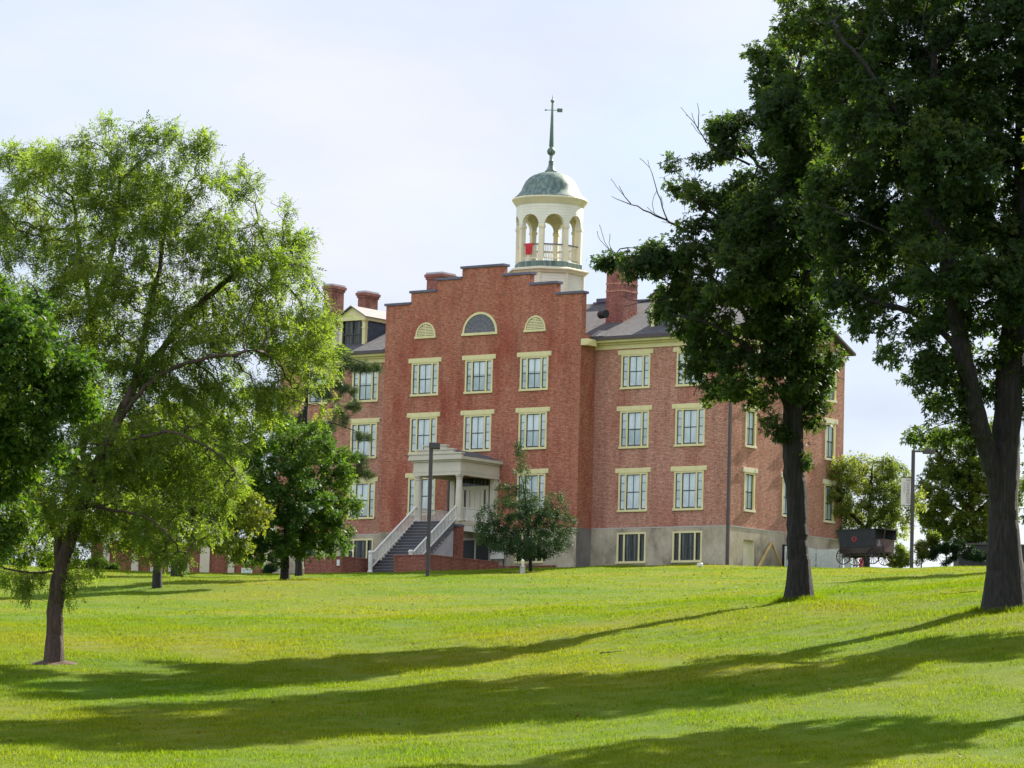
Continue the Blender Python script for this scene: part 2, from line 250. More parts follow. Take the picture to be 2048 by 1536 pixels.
# ------------------------------------------------------------------ builders
class MB:
    def __init__(s): s.v = []; s.f = []; s.uv = {}
    def quad(s, *p):
        n = len(s.v); s.v += [tuple(map(float, q)) for q in p]; s.f.append(tuple(range(n, n + len(p)))); return s
    def box(s, x0, x1, y0, y1, z0, z1):
        n = len(s.v)
        s.v += [(x, y, z) for x in (x0, x1) for y in (y0, y1) for z in (z0, z1)]
        for f in ((0, 1, 3, 2), (4, 6, 7, 5), (0, 4, 5, 1), (2, 3, 7, 6), (0, 2, 6, 4), (1, 5, 7, 3)): s.f.append(tuple(n + i for i in f))
        return s
    def prism(s, poly, a, axis, t0, t1):
        # poly: 2-D outline, extruded along axis ('x','y','z') from t0 to t1
        def P(u, v, t): return {'x': (t, u, v), 'y': (u, t, v), 'z': (u, v, t)}[axis]
        n = len(s.v); k = len(poly)
        s.v += [P(u, v, t0) for u, v in poly] + [P(u, v, t1) for u, v in poly]
        s.f.append(tuple(n + i for i in range(k))[::-1]); s.f.append(tuple(n + k + i for i in range(k)))
        for i in range(k): s.f.append((n + i, n + (i + 1) % k, n + k + (i + 1) % k, n + k + i))
        return s
    def bar(s, p0, p1, w, h=None, up=(0, 0, 1)):
        p0, p1 = Vector(p0), Vector(p1); h = h or w; d = (p1 - p0).normalized(); up = Vector(up)
        if abs(d.dot(up)) > .98: up = Vector((1, 0, 0))
        a = d.cross(up).normalized() * (w / 2); b = a.normalized().cross(d).normalized() * (h / 2); n = len(s.v)
        for p in (p0, p1): s.v += [tuple(p + i * a + j * b) for i, j in ((-1, -1), (1, -1), (1, 1), (-1, 1))]
        s.f += [(n + 3, n + 2, n + 1, n), (n + 4, n + 5, n + 6, n + 7)] + [(n + i, n + (i + 1) % 4, n + 4 + (i + 1) % 4, n + 4 + i) for i in range(4)]
        return s
    def tube(s, p0, p1, r0, r1=None, k=10):
        r1 = r0 if r1 is None else r1; p0, p1 = Vector(p0), Vector(p1); d = (p1 - p0).normalized()
        a = d.orthogonal().normalized(); b = d.cross(a); n = len(s.v)
        for p, r in ((p0, r0), (p1, r1)): s.v += [tuple(p + (a * math.cos(t) + b * math.sin(t)) * r) for t in (i * 2 * math.pi / k for i in range(k))]
        s.f += [tuple(range(n, n + k))[::-1], tuple(range(n + k, n + 2 * k))] + [(n + i, n + (i + 1) % k, n + k + (i + 1) % k, n + k + i) for i in range(k)]
        return s
    def lathe(s, prof, c, k=32, off=0.0):
        n = len(s.v); m_ = len(prof)
        for r, z in prof: s.v += [(c[0] + r * math.cos(off + i * 2 * math.pi / k), c[1] + r * math.sin(off + i * 2 * math.pi / k), z) for i in range(k)]
        for j in range(m_ - 1):
            for i in range(k): s.f.append((n + j * k + i, n + j * k + (i + 1) % k, n + (j + 1) * k + (i + 1) % k, n + (j + 1) * k + i))
        s.f.append(tuple(n + i for i in range(k))[::-1]); s.f.append(tuple(n + (m_ - 1) * k + i for i in range(k))); return s
    def build(s, name, m, parent=None, smooth=False, bevel=0):
        me = bpy.data.meshes.new(name); o = np.zeros(3)
        q = parent
        while q is not None and not q.get('local'): o = o + np.array(q.location); q = q.parent
        V = np.array(s.v) - o
        me.from_pydata(V.tolist(), [], s.f); me.materials.append(m)
        uvl = me.uv_layers.new(name='UVMap'); Vw = np.array(s.v)
        for pl in me.polygons:
            nn = pl.normal; ax = max(range(3), key=lambda i: abs(nn[i]))
            if abs(nn[2]) > .25 and abs(nn[2]) < .985:      # pitched roof: along the eave / up the slope
                if abs(nn[1]) >= abs(nn[0]): fu = lambda P: (P[0], math.hypot(P[1], P[2]) if False else P[1] / max(.2, abs(nn[2])))
                else: fu = lambda P: (P[1], P[0] / max(.2, abs(nn[2])))
            elif ax == 0: fu = lambda P: (P[1], P[2])
            elif ax == 1: fu = lambda P: (P[0], P[2])
            else: fu = lambda P: (P[0], P[1])
            for li in pl.loop_indices: uvl.data[li].uv = fu(Vw[me.loops[li].vertex_index])
        if smooth: me.shade_smooth()
        ob = bpy.data.objects.new(name, me); col.objects.link(ob)
        if parent: ob.parent = parent
        if bevel:
            bv = ob.modifiers.new('bevel', 'BEVEL'); bv.width = bevel; bv.segments = 2; bv.limit_method = 'ANGLE'
        return ob
def tag(o, label=None, cat=None, group=None, kind=None):
    for k, v in (('label', label), ('category', cat), ('group', group), ('kind', kind)):
        if v: o[k] = v
    return o
def thing(name, label, cat, loc=(0, 0, 0), rz=0, group=None, local=False):
    o = bpy.data.objects.new(name, None); col.objects.link(o); o.location = tuple(map(float, loc)); o.rotation_euler.z = rz
    if local: o['local'] = 1
    return tag(o, label, cat, group)
def lk(src, name, parent, loc=None, rz=0):
    o = src.copy(); col.objects.link(o); o.parent = parent
    if loc is not None: o.location = loc
    o.rotation_euler.z = rz
    return o
def bulk(name, V, nv, m, parent=None, tint=None, loc=None):
    """one mesh from equal polygons of nv corners, V (n*nv,3)"""
    me = bpy.data.meshes.new(name); n = len(V) // nv; V = np.asarray(V, np.float32)
    if loc is not None: V = V - np.asarray(loc, np.float32)
    me.vertices.add(len(V)); me.vertices.foreach_set('co', V.ravel())
    me.loops.add(n * nv); me.loops.foreach_set('vertex_index', np.arange(n * nv, dtype=np.int32))
    me.polygons.add(n); me.polygons.foreach_set('loop_start', np.arange(0, n * nv, nv, dtype=np.int32))
    me.update(calc_edges=True)
    if tint is not None:
        a = me.attributes.new('tint', 'FLOAT', 'POINT'); a.data.foreach_set('value', np.asarray(tint, np.float32))
    me.materials.append(m); o = bpy.data.objects.new(name, me); col.objects.link(o); o.parent = parent; return o
def strip_local(root):
    if 'local' in root: del root['local']

# ------------------------------------------------------------------ ground
sv = np.unique(np.r_[-3000, -1200, -500, -220, -120, -80, np.arange(-60, 60.01, 1.0), 80, 120, 220, 500, 1200, 3000])
dv = np.unique(np.r_[-2500, -900, -300, -100, -40, -10, np.arange(0, 76, 5.0), np.arange(76, 300.01, 1.0), 310, 330, 380, 460, 700, 1200, 2200, 4000])
S, D = np.meshgrid(sv, dv); X, Y = sdpos(S, D); Z = gz_sd(S, D)
me = bpy.data.meshes.new('ground'); nr, nc = S.shape; idx = np.arange(nr * nc).reshape(nr, nc)
F4 = np.stack([idx[:-1, :-1], idx[:-1, 1:], idx[1:, 1:], idx[1:, :-1]], -1).reshape(-1, 4)
me.vertices.add(nr * nc); me.vertices.foreach_set('co', np.stack([X, Y, Z], -1).astype(np.float32).ravel())
me.loops.add(F4.size); me.loops.foreach_set('vertex_index', F4.astype(np.int32).ravel()); me.polygons.add(len(F4)); me.polygons.foreach_set('loop_start', np.arange(0, F4.size, 4, dtype=np.int32))
me.update(calc_edges=True); me.shade_smooth(); me.materials.append(M['lawn']); go = bpy.data.objects.new('ground', me); col.objects.link(go); tag(go, kind='structure')
_mr = at(105, 1326, 112)
def in_building(x, y): return (np.hypot(x - _mr[0], y - _mr[1]) < .66) | ((x > -34) & (x < .2) & (y > -.1) & (y < 12.3)) | ((x > -24.4) & (x < -9.6) & (y > -1.6) & (y < 1)) | ((x > -18.6) & (x < -15.5) & (y > -9.4) & (y < 0))
def grass(n, d0, d1, h0, h1, wd):
    d = np.sqrt(rng.uniform(d0 ** 2, d1 ** 2, n)); s = rng.uniform(-1, 1, n) * (d * .131 + 1.5)
    x, y = sdpos(s, d); k = ~in_building(x, y); x, y, s, d = x[k], y[k], s[k], d[k]; z = gz_sd(s, d); n = len(x)
    pat = np.clip(.9 + .35 * np.sin(x * .8 + 1.3 * np.sin(y * .37)) * np.sin(y * .9 + np.sin(x * .41)) + .3 * np.sin(x * 2.9 + y * 1.7) * np.sin(y * 3.3 - x), .35, 1.8)
    hgt = pat * rng.uniform(h0, h1, n) * np.where(rng.random(n) > .97, 1.7, 1); a = rng.uniform(0, 2 * np.pi, n); ln = rng.uniform(.1, .9, n)
    w2 = wd * rng.uniform(.7, 1.4, n); ca, sa = np.cos(a), np.sin(a); b = a + rng.uniform(-1.2, 1.2, n) + np.pi / 2
    P = np.stack([x, y, z - .01], -1)
    A = P + np.stack([ca * w2, sa * w2, 0 * z], -1); B = P - np.stack([ca * w2, sa * w2, 0 * z], -1)
    T = P + np.stack([np.cos(b) * ln * hgt, np.sin(b) * ln * hgt, hgt], -1)
    return np.stack([A, B, T], 1).reshape(-1, 3), np.repeat(np.clip(rng.normal(.5, .22, n), 0, 1), 3)
g1, t1 = grass(600000, 77, 136, .03, .095, .008); g2, t2 = grass(380000, 134, 236, .03, .07, .012)
gb, tb = [g1, g2], [t1, t2]
for px_, py_, d_, rr_ in ((1597, 1199, 128, .55), (2010, 1219, 116, .85)):       # unmown tufts round the two big trunks
    pc = at(px_, py_, d_); n_ = 1500; a_ = rng.uniform(0, 6.283, n_); q_ = rr_ + rng.exponential(.16, n_); x_, y_ = pc[0] + q_ * np.cos(a_), pc[1] + q_ * np.sin(a_); z_ = gz_sd(*sd(x_, y_)); h_ = rng.uniform(.08, .22, n_); l_ = rng.uniform(0, 6.283, n_)
    A_ = np.stack([x_ + .009, y_, z_ - .02], -1); B_ = np.stack([x_ - .009, y_ + .006, z_ - .02], -1); T_ = np.stack([x_ + .5 * h_ * np.cos(l_), y_ + .5 * h_ * np.sin(l_), z_ + h_], -1); gb.append(np.stack([A_, B_, T_], 1).reshape(-1, 3)); tb.append(np.repeat(rng.uniform(.1, .7, n_), 3))
gr = bulk('grass', np.concatenate(gb), 3, M['blade'], None, np.concatenate(tb)); tag(gr, 'short yellow green lawn grass covering the hillside', 'grass', kind='stuff')

# ------------------------------------------------------------------ the hall
PV = -1.485
hall = thing('brick_hall', 'four storey red brick hall with stepped gable, porch and domed white cupola', 'building', (-17, 0, 4.5))
def wall_cells(mb, us, zs, keep, P):
    for i in range(len(us) - 1):
        for j in range(len(zs) - 1):
            if keep((us[i] + us[i + 1]) / 2, (zs[j] + zs[j + 1]) / 2): mb.quad(P(us[i], zs[j]), P(us[i + 1], zs[j]), P(us[i + 1], zs[j + 1]), P(us[i], zs[j + 1]))
ROWS = [(17.28, 14.97), (13.97, 11.48), (10.33, 7.77)]
BASE = (6.57, 4.76)
TRI, SNG = 1.03, .56
PX, MX, LX, SYY = [-21.16, -17.09, -13.0], [-6.73, -2.81], [-26.95, -30.9], [2.09, 6.12, 10.7]
ST = 6.81
def openings(xs, hw, rows): return [(x - hw, x + hw, s + .13, l - .28) for x in xs for (l, s) in rows]
def mk_wall(name, m, u0, u1, z0, z1, ops, P, top=None, extra=()):
    us = sorted({u0, u1, *[o[0] for o in ops], *[o[1] for o in ops], *extra}); zs = sorted({z0, z1, *[o[2] for o in ops], *[o[3] for o in ops], *( [t for t in top[1]] if top else [])})
    zs = [z for z in zs if z0 <= z <= z1]
    def keep(u, z):
        if top and z > top[0](u): return False
        return not any(a < u < b and c < z < d for a, b, c, d in ops)
    mb = MB(); wall_cells(mb, us, zs, keep, P); return mb.build(name, m, hall)
steps = [(-24.3, -22.4, 20.6), (-22.4, -20.45, 21.28), (-20.45, -18.55, 21.94), (-18.55, -15.5, 22.55), (-15.5, -13.5, 21.94), (-13.5, -11.55, 21.28), (-11.55, -9.65, 20.6)]
def ptop(u):
    for a, b, z in steps:
        if a <= u <= b: return z
    return 0
ops_p = [o for o in openings(PX, TRI, ROWS) if not (abs((o[0] + o[1]) / 2 + 17.09) < .1 and o[3] < 11)]
wl = mk_wall('gable_wall', M['brick_red'], -24.3, -9.65, ST, 22.55, ops_p, lambda u, z: (u, PV, z), (ptop, [20.6, 21.28, 21.94]), [a for a, b, z in steps]); wl['label'] = 'deep red stepped gable wall of weathered brick'
mb = MB()                                                   # returns and back of the stepped gable
mb.quad((-9.65, PV, ST), (-9.65, 0, ST), (-9.65, 0, 18.2), (-9.65, PV, 18.2)); mb.quad((-24.3, 0, ST), (-24.3, PV, ST), (-24.3, PV, 18.2), (-24.3, 0, 18.2))
for a, b, z in steps:
    mb.quad((b, PV + .45, 17.5), (a, PV + .45, 17.5), (a, PV + .45, z), (b, PV + .45, z))
for i, (a, b, z) in enumerate(steps):
    zl = steps[i - 1][2] if i else 18.2; zr = steps[i + 1][2] if i < 6 else 18.2
    if zl < z: mb.quad((a, PV + .45, zl), (a, PV, zl), (a, PV, z), (a, PV + .45, z))
    if zr < z: mb.quad((b, PV, zr), (b, PV + .45, zr), (b, PV + .45, z), (b, PV, z))
mb.build('gable_return', M['brick_red'], hall)
mb = MB()
for a, b, z in steps: mb.box(a - (.1 if z <= ptop(a + .01) and a < -17 else -.005), b + (.1 if b > -17 else -.005), PV - .09, PV + .54, z, z + .14)
mb.build('coping', M['coping'], hall)
mk_wall('front_wall', M['brick_pink'], -9.65, 0, ST, 17.6, openings(MX, TRI, ROWS), lambda u, z: (u, 0, z))
mk_wall('front_wall', M['brick_pink'], -33.8, -24.3, ST, 17.6, openings(LX, TRI, ROWS), lambda u, z: (u, 0, z))
sw = mk_wall('end_wall', M['brick_pink'], 0, 12.2, ST, 17.9, openings(SYY, SNG, ROWS), lambda u, z: (0, u, z))
mb = MB(); mb.quad((0, 0, 17.9), (0, 12.2, 17.9), (0, 6.1, 21.0)); mb.quad((-33.8, 12.2, ST), (-33.8, 0, ST), (-33.8, 0, 17.9), (-33.8, 12.2, 17.9)); mb.quad((-33.8, 12.2, 17.9), (-33.8, 0, 17.9), (-33.8, 6.1, 21.0))
mb.quad((0, 12.2, ST), (-33.8, 12.2, ST), (-33.8, 12.2, 17.9), (0, 12.2, 17.9)); mb.build('back_wall', M['brick_pink'], hall)
ob = [(x - TRI, x + TRI, BASE[1] + .13, BASE[0]) for x in MX]; obl = [(x - TRI, x + TRI, BASE[1] + .13, BASE[0]) for x in LX]
mk_wall('foundation', M['stucco'], -9.65, .03, 2.5, ST, ob, lambda u, z: (u, -.03, z)); mk_wall('foundation', M['stucco'], -33.83, -24.3, 2.5, ST, obl, lambda u, z: (u, -.03, z))
opp = [(PX[2] - TRI, PX[2] + TRI, BASE[1] + .13, BASE[0])]
mk_wall('foundation', M['stucco'], -24.33, -9.62, 2.5, ST, opp, lambda u, z: (u, PV - .03, z))
ond = [(1.52, 2.67, 4.4, 6.15), (5.65, 7.2, 4.6, 6.15)]
mk_wall('foundation', M['stucco'], -.03, 12.23, 2.5, ST, ond, lambda u, z: (.03, u, z))
MB().quad((-9.62, PV - .03, 2.5), (-9.62, -.03, 2.5), (-9.62, -.03, ST), (-9.62, PV - .03, ST)).build('foundation', M['stucco_grey'], hall); MB().quad((-24.33, -.03, 2.5), (-24.33, PV - .03, 2.5), (-24.33, PV - .03, ST), (-24.33, -.03, ST)).build('foundation', M['stucco_grey'], hall)
mb = MB(); mb.box(-9.6, .045, -.045, 0, ST, ST + .05); mb.box(0, .05, .0, 12.23, ST, ST + .05); mb.build('water_table', M['concrete'], hall); MB().box(-33.8, -24.35, -.045, 0, ST, ST + .05).build('water_table', M['concrete'], hall)
mb = MB()                                                   # recessed niche in the end wall + opening behind the pickets
mb.quad((-.25, 1.52, 4.3), (-.25, 2.67, 4.3), (-.25, 2.67, 6.15), (-.25, 1.52, 6.15)); mb.quad((-.25, 1.52, 4.3), (.03, 1.52, 4.3), (.03, 1.52, 6.15), (-.25, 1.52, 6.15)); mb.quad((-.25, 2.67, 4.3), (.03, 2.67, 4.3), (.03, 2.67, 6.15), (-.25, 2.67, 6.15)); mb.quad((-.25, 1.52, 6.15), (.03, 1.52, 6.15), (.03, 2.67, 6.15), (-.25, 2.67, 6.15))
mb.build('niche', M['trim_pale'], hall)
mb = MB(); mb.box(-.5, -.3, 5.5, 7.4, 4.4, 6.3); mb.box(-.3, .05, 5.65, 5.72, 4.6, 6.15); mb.build('basement_opening', M['dark'], hall)

# windows ----------------------------------------------------------
def tri_window(h, base):
    f, s, p, l, sl = MB(), MB(), MB(), MB(), MB()
    for sg in (-1, 1):
        f.box(*sorted((sg * .915, sg * 1.032)), -.022, .17, 0, h); f.box(*sorted((sg * .472, sg * .578)), -.012, .16, 0, h - .1)
    f.box(-.915, .915, -.02, .165, h - .1, h)
    t = h - .1
    def sash(x0, x1, z0, z1, b, bb, vm, hm, y):
        s.box(x0, x0 + b, y, y + .05, z0, z1); s.box(x1 - b, x1, y, y + .05, z0, z1); s.box(x0 + b, x1 - b, y, y + .05, z1 - b, z1); s.box(x0 + b, x1 - b, y, y + .05, z0, z0 + bb)
        for x in vm: s.box(x - .014, x + .014, y + .004, y + .046, z0 + bb, z1 - b)
        for z, tk in hm: s.box(x0 + b, x1 - b, y + .006, y + .044, z - tk, z + tk)
        p.quad((x0 + .02, y + .03, z0 + .02), (x1 - .02, y + .03, z0 + .02), (x1 - .02, y + .03, z1 - .02), (x0 + .02, y + .03, z1 - .02))
    sash(-.472, .472, 0, t, .04, .085, [0], [(t / 2, .026)], .03)
    for x0, x1 in ((-.915, -.578), (.578, .915)): sash(x0, x1, 0, t, .026, .075, [], [(t * .27, .011), (t * .52, .017), (t * .76, .011)], .03)
    sl.box(-1.06, 1.06, -.09, .1, -.13, 0)
    out = [('frame', f, 'trim'), ('sash', s, 'sash'), ('pane', p, 'dark_glass' if base else 'blind'), ('sill', sl, 'trim')]
    if not base:
        l.box(-1.25, 1.25, -.05, .02, h, h + .28)
        for x in (-1.14, 1.14): l.box(x - .11, x + .11, -.068, -.05, h + .03, h + .25)
        out.append(('lintel', l, 'trim'))
    return out
def single_window(h):
    f, s, p, l, sl = MB(), MB(), MB(), MB(), MB()
    for sg in (-1, 1): f.box(*sorted((sg * .43, sg * .565)), -.02, .2, 0, h)
    f.box(-.43, .43, -.015, .19, h - .1, h); t = h - .1; y = .09
    for a in ((-.43, -.38), (.38, .43)): s.box(*a, y, y + .05, 0, t)
    s.box(-.38, .38, y, y + .05, t - .05, t); s.box(-.38, .38, y, y + .05, 0, .1); s.box(-.014, .014, y + .004, y + .046, .1, t - .05); s.box(-.38, .38, y + .006, y + .044, t / 2 - .03, t / 2 + .03)
    p.quad((-.41, y + .03, .02), (.41, y + .03, .02), (.41, y + .03, t - .02), (-.41, y + .03, t - .02))
    sl.box(-.59, .59, -.09, .1, -.13, 0); l.box(-.74, .74, -.06, .02, h, h + .28)
    for x in (-.65, .65): l.box(x - .09, x + .09, -.078, -.06, h + .03, h + .25)
    return [('frame', f, 'trim'), ('sash', s, 'sash'), ('pane', p, 'blind'), ('sill', sl, 'trim_pale'), ('lintel', l, 'trim_pale')]
protos = {}
def place_window(kind, h, base, x, y, z, rz):
    key = (kind, round(h, 3), base)
    L = (x + 17, y, z - 4.5)
    if key not in protos:
        parts = tri_window(h, base) if kind == 'tri' else single_window(h)
        hold = bpy.data.objects.new('tmp', None); hold['local'] = 1; res = []
        for nm, mb, mm in parts: res.append(mb.build('window' if nm == 'frame' else nm, M[mm], hold))
        for r in res: r.parent = None
        bpy.data.objects.remove(hold); w0 = res[0]; w0.parent = hall; w0.location = L; w0.rotation_euler.z = rz
        for r in res[1:]: r.parent = w0
        protos[key] = res; return
    res = protos[key]; w0 = lk(res[0], 'window', hall, L, rz)
    for r in res[1:]: lk(r, r.name, w0)
for xs, y in ((PX, PV), (MX, 0), (LX, 0)):
    for x in xs:
        for l, s in ROWS:
            if x == PX[1] and l < 11: continue
            place_window('tri', l - .28 - s - .13, False, x, y, s + .13, 0)
        if xs is not PX or x == PX[2]: place_window('tri', BASE[0] - BASE[1] - .13, True, x, y - .03, BASE[1] + .13, 0)
for yy in SYY:
    for l, s in ROWS: place_window('single', l - .28 - s - .13, False, 0, yy, s + .13, math.pi / 2)

# arched gable lights
def arch(cx, z0, r, rz_, n=24): return [(cx + r * math.cos(math.pi * i / n), z0 + rz_ * math.sin(math.pi * i / n)) for i in range(n + 1)]
def ring(mb, cx, z0, ro, zo, ri, zi, y0, y1):
    a, b = arch(cx, z0, ro, zo), arch(cx, z0, ri, zi)
    for i in range(len(a) - 1):
        mb.quad((b[i][0], y0, b[i][1]), (a[i][0], y0, a[i][1]), (a[i + 1][0], y0, a[i + 1][1]), (b[i + 1][0], y0, b[i + 1][1]))
        mb.quad((a[i][0], y0, a[i][1]), (a[i][0], y1, a[i][1]), (a[i + 1][0], y1, a[i + 1][1]), (a[i + 1][0], y0, a[i + 1][1]))
        mb.quad((b[i][0], y0, b[i][1]), (b[i + 1][0], y0, b[i + 1][1]), (b[i + 1][0], y1, b[i + 1][1]), (b[i][0], y1, b[i][1]))
fx, fz = -17.1, 18.62
mb = MB(); ring(mb, fx, fz, 1.3, 1.25, 1.16, 1.11, PV - .05, PV); fan = mb.build('fan_window', M['trim'], hall)
mb = MB(); mb.prism(arch(fx, fz, 1.16, 1.11), 0, 'y', PV - .012, PV - .008); mb.build('pane', plain('fan_pane', (.085, .08, .09), .35, .2, 2), fan)
mb = MB()
for i in range(1, 12):
    a = math.pi * i / 12; mb.bar((fx + .22 * math.cos(a), PV - .02, fz + .2 * math.sin(a)), (fx + 1.15 * math.cos(a), PV - .02, fz + 1.1 * math.sin(a)), .02, .016, (0, 1, 0))
for rr in (.24, .55, .87): ring(mb, fx, fz, rr, rr * .957, rr - .022, rr * .957 - .022, PV - .03, PV - .01)
mb.build('muntins', plain('fan_bar', (.22, .21, .22), .5, .1, 2), fan); mb = MB(); mb.box(fx - 1.34, fx + 1.34, PV - .1, PV, fz - .15, fz); mb.build('sill', M['trim'], fan)
for cx in (-21.2, -13.0):
    mb = MB(); ring(mb, cx, fz, .76, .82, .66, .72, PV - .05, PV); lv = mb.build('louvre_vent', M['trim'], hall)
    mb = MB(); mb.box(cx - .8, cx + .8, PV - .09, PV, fz - .15, fz); mb.build('sill', M['trim'], lv)
    mb = MB(); mb.prism(arch(cx, fz, .66, .72), 0, 'y', PV - .01, PV - .006); mb.build('backing', M['dark'], lv)
    mb = MB(); mb.box(cx - .025, cx + .025, PV - .045, PV - .01, fz, fz + .71)
    for k in range(7):
        z = fz + .04 + k * .095; hw = .66 * math.sqrt(max(0, 1 - ((z + .07 - fz) / .72) ** 2))
        mb.quad((cx - hw, PV - .04, z), (cx + hw, PV - .04, z), (cx + hw, PV - .014, z + .07), (cx - hw, PV - .014, z + .07))
    mb.build('slats', M['trim'], lv)

# cornice, gutters, roofs ------------------------------------------
for x0, x1 in ((-9.64, .12), (-33.9, -24.31)):
    mb = MB(); mb.box(x0, x1, -.07, .01, 17.36, 17.62); mb.box(x0, x1, -.2, -.0, 17.62, 17.74); mb.box(x0, x1, -.48, .0, 17.74, 17.92)
    if x0 > -12: mb.box(-9.64, -9.2, PV - .02, -.48, 17.52, 17.9); mb.box(-.005, .12, .0, 12.2, 17.5, 17.74)
    mb.build('cornice', M['trim'], hall)
for x0, x1 in ((-9.2, .5), (-34.1, -24.31)): MB().box(x0, x1, -.66, -.48, 17.88, 18.04).build('gutter', M['gutter'], hall)
mb = MB(); mb.bar((.02, -.1, 3.6), (.02, -.1, 17.3), .15); mb.bar((.02, -.1, 17.3), (.05, -.55, 17.85), .14); mb.tube((.02, -.1, 4.2), (.02, -.1, 4.9), .09, k=10); mb.build('downspout', M['gutter'], hall)
mb = MB(); mb.bar((-24.42, -.1, 4.2), (-24.42, -.1, 17.6), .12); mb.build('downspout', M['gutter'], hall)
mb = MB()
def slab(mb, x0, x1, ya, za, yb, zb, t=.14):
    mb.prism([(ya, za), (yb, zb), (yb, zb - t), (ya, za - t)], 0, 'x', x0, x1)
slab(mb, -34.15, .4, -.6, 18.08, 6.1, 21.1); slab(mb, -34.15, .4, 12.8, 18.08, 6.1, 21.1)
roof = mb.build('roof', M['shingles'], hall)
mb = MB(); mb.quad((-24.3, -1.0, 18.1), (-17, -1.0, 21.0), (-17, 6.1, 21.0), (-24.3, 3.0, 18.1)); mb.quad((-17, -1.0, 21.0), (-9.65, -1.0, 18.1), (-9.65, 1.0, 18.1), (-17, 6.1, 21.0)); mb.build('gable_roof', M['shingles'], roof)
mb = MB(); mb.box(-14.2, .3, 5.98, 6.22, 21.06, 21.16); mb.box(-34, -20, 5.98, 6.22, 21.06, 21.16); mb.box(-13.9, -12.2, 5.9, 6.4, 21.12, 21.36); mb.build('ridge_cap', M['coping'], roof)
mb = MB(); mb.quad((-9.66, -.62, 18.12), (-8.55, -.64, 18.11), (-8.95, .2, 18.52), (-9.66, .35, 18.62)); mb.build('flashing', M['tin'], roof)
mb = MB(); mb.tube((-9.75, .55, 19.55), (-9.2, .35, 19.55), .24, k=14); mb.build('vent_pipe', M['dark'], roof)
def chimney(x0, x1, y0, y1, z0, z1, m=None):
    m = m or M['brick_dark']; mb = MB(); mb.box(x0, x1, y0, y1, z0, z1 - .45); mb.box(x0 - .06, x1 + .06, y0 - .06, y1 + .06, z1 - .45, z1 - .3); mb.box(x0 - .12, x1 + .12, y0 - .12, y1 + .12, z1 - .3, z1 - .12)
    c = mb.build('chimney', m, roof)
    mb = MB(); mb.box(x0 - .05, x1 + .05, y0 - .05, y1 + .05, z1 - .12, z1); mb.box(x0 + .12, x1 - .12, y0 + .12, y1 - .12, z1, z1 + .03); o = mb.build('chimney_cap', M['cap'], roof); return c
chimney(-10.4, -9.15, 2.0, 3.45, 18.6, 23.2); mb = MB(); mb.box(-10.43, -9.12, 1.97, 3.48, 21.1, 21.2); mb.box(-10.43, -9.12, 1.97, 3.48, 21.55, 21.65)
for k in range(5): mb.box(-9.15, -9.06, 2.0 + k * .29, 2.25 + k * .29, 18.9 + k * .135, 19.42 + k * .135)
mb.build('chimney_band', M['brick_pink'], roof)
chimney(-24.98, -23.8, 3.3, 4.6, 19, 23.28); chimney(-33.65, -33.05, 7.3, 8.6, 19, 23.1); chimney(-33.75, -33.1, 4.0, 5.2, 19, 23.15)
def dormer(x0, x1):
    yf = .75; z0, ze, za = 18.55, 20.18, 21.08; cx = (x0 + x1) / 2
    mb = MB(); mb.box(x0, x0 + .22, yf, yf + .25, z0 - .2, ze); mb.box(x1 - .22, x1, yf, yf + .25, z0 - .2, ze); mb.box(x0 + .22, x1 - .22, yf + .02, yf + .2, z0 - .15, z0 + .08)
    for x in (x0, x1 - .22): mb.box(x - .03, x + .25, yf - .03, yf + .27, ze - .5, ze - .42); mb.box(x - .04, x + .26, yf - .04, yf + .28, ze - .08, ze)
    mb.box(x0 - .1, x1 + .1, yf - .12, 4.6, ze, ze + .22); mb.prism([(x0 - .05, ze + .22), (x1 + .05, ze + .22), (cx, za)], 0, 'y', yf - .02, yf + .15); d = mb.build('dormer', M['trim'], hall)
    for x in (x0 + .03, x1 - .06): MB().prism([(yf + .25, z0 - .2), (yf + .25, ze), (4.5, ze)], 0, 'x', x, x + .03).build('dormer_cheek', M['slate'], d)
    mb = MB()
    for sg, xe in ((-1, x0 - .22), (1, x1 + .22)): mb.quad((xe, yf - .22, ze + .22), (cx, yf - .22, za + .05), (cx, 5.9, za + .05), (xe, 4.9, ze + .22)); mb.quad((xe, yf - .22, ze + .14), (cx, yf - .22, za - .03), (cx, yf - .22, za + .05), (xe, yf - .22, ze + .22))
    mb.build('dormer_roof', M['tin'], d)
    mb = MB(); h = ze - z0 - .08; mb.quad((x0 + .22, yf + .12, z0), (x1 - .22, yf + .12, z0), (x1 - .22, yf + .12, ze), (x0 + .22, yf + .12, ze)); mb.build('pane', M['dark_glass'], d)
    mb = MB(); mb.box(x0 + .22, x0 + .3, yf + .05, yf + .1, z0 + .08, ze); mb.box(x1 - .3, x1 - .22, yf + .05, yf + .1, z0 + .08, ze); mb.box(x0 + .3, x1 - .3, yf + .05, yf + .1, z0 + .75, z0 + .82); mb.box(cx - .02, cx + .02, yf + .055, yf + .095, z0 + .08, ze); mb.build('sash', M['sash'], d)
dormer(-29.75, -27.72); dormer(-6.25, -4.25)

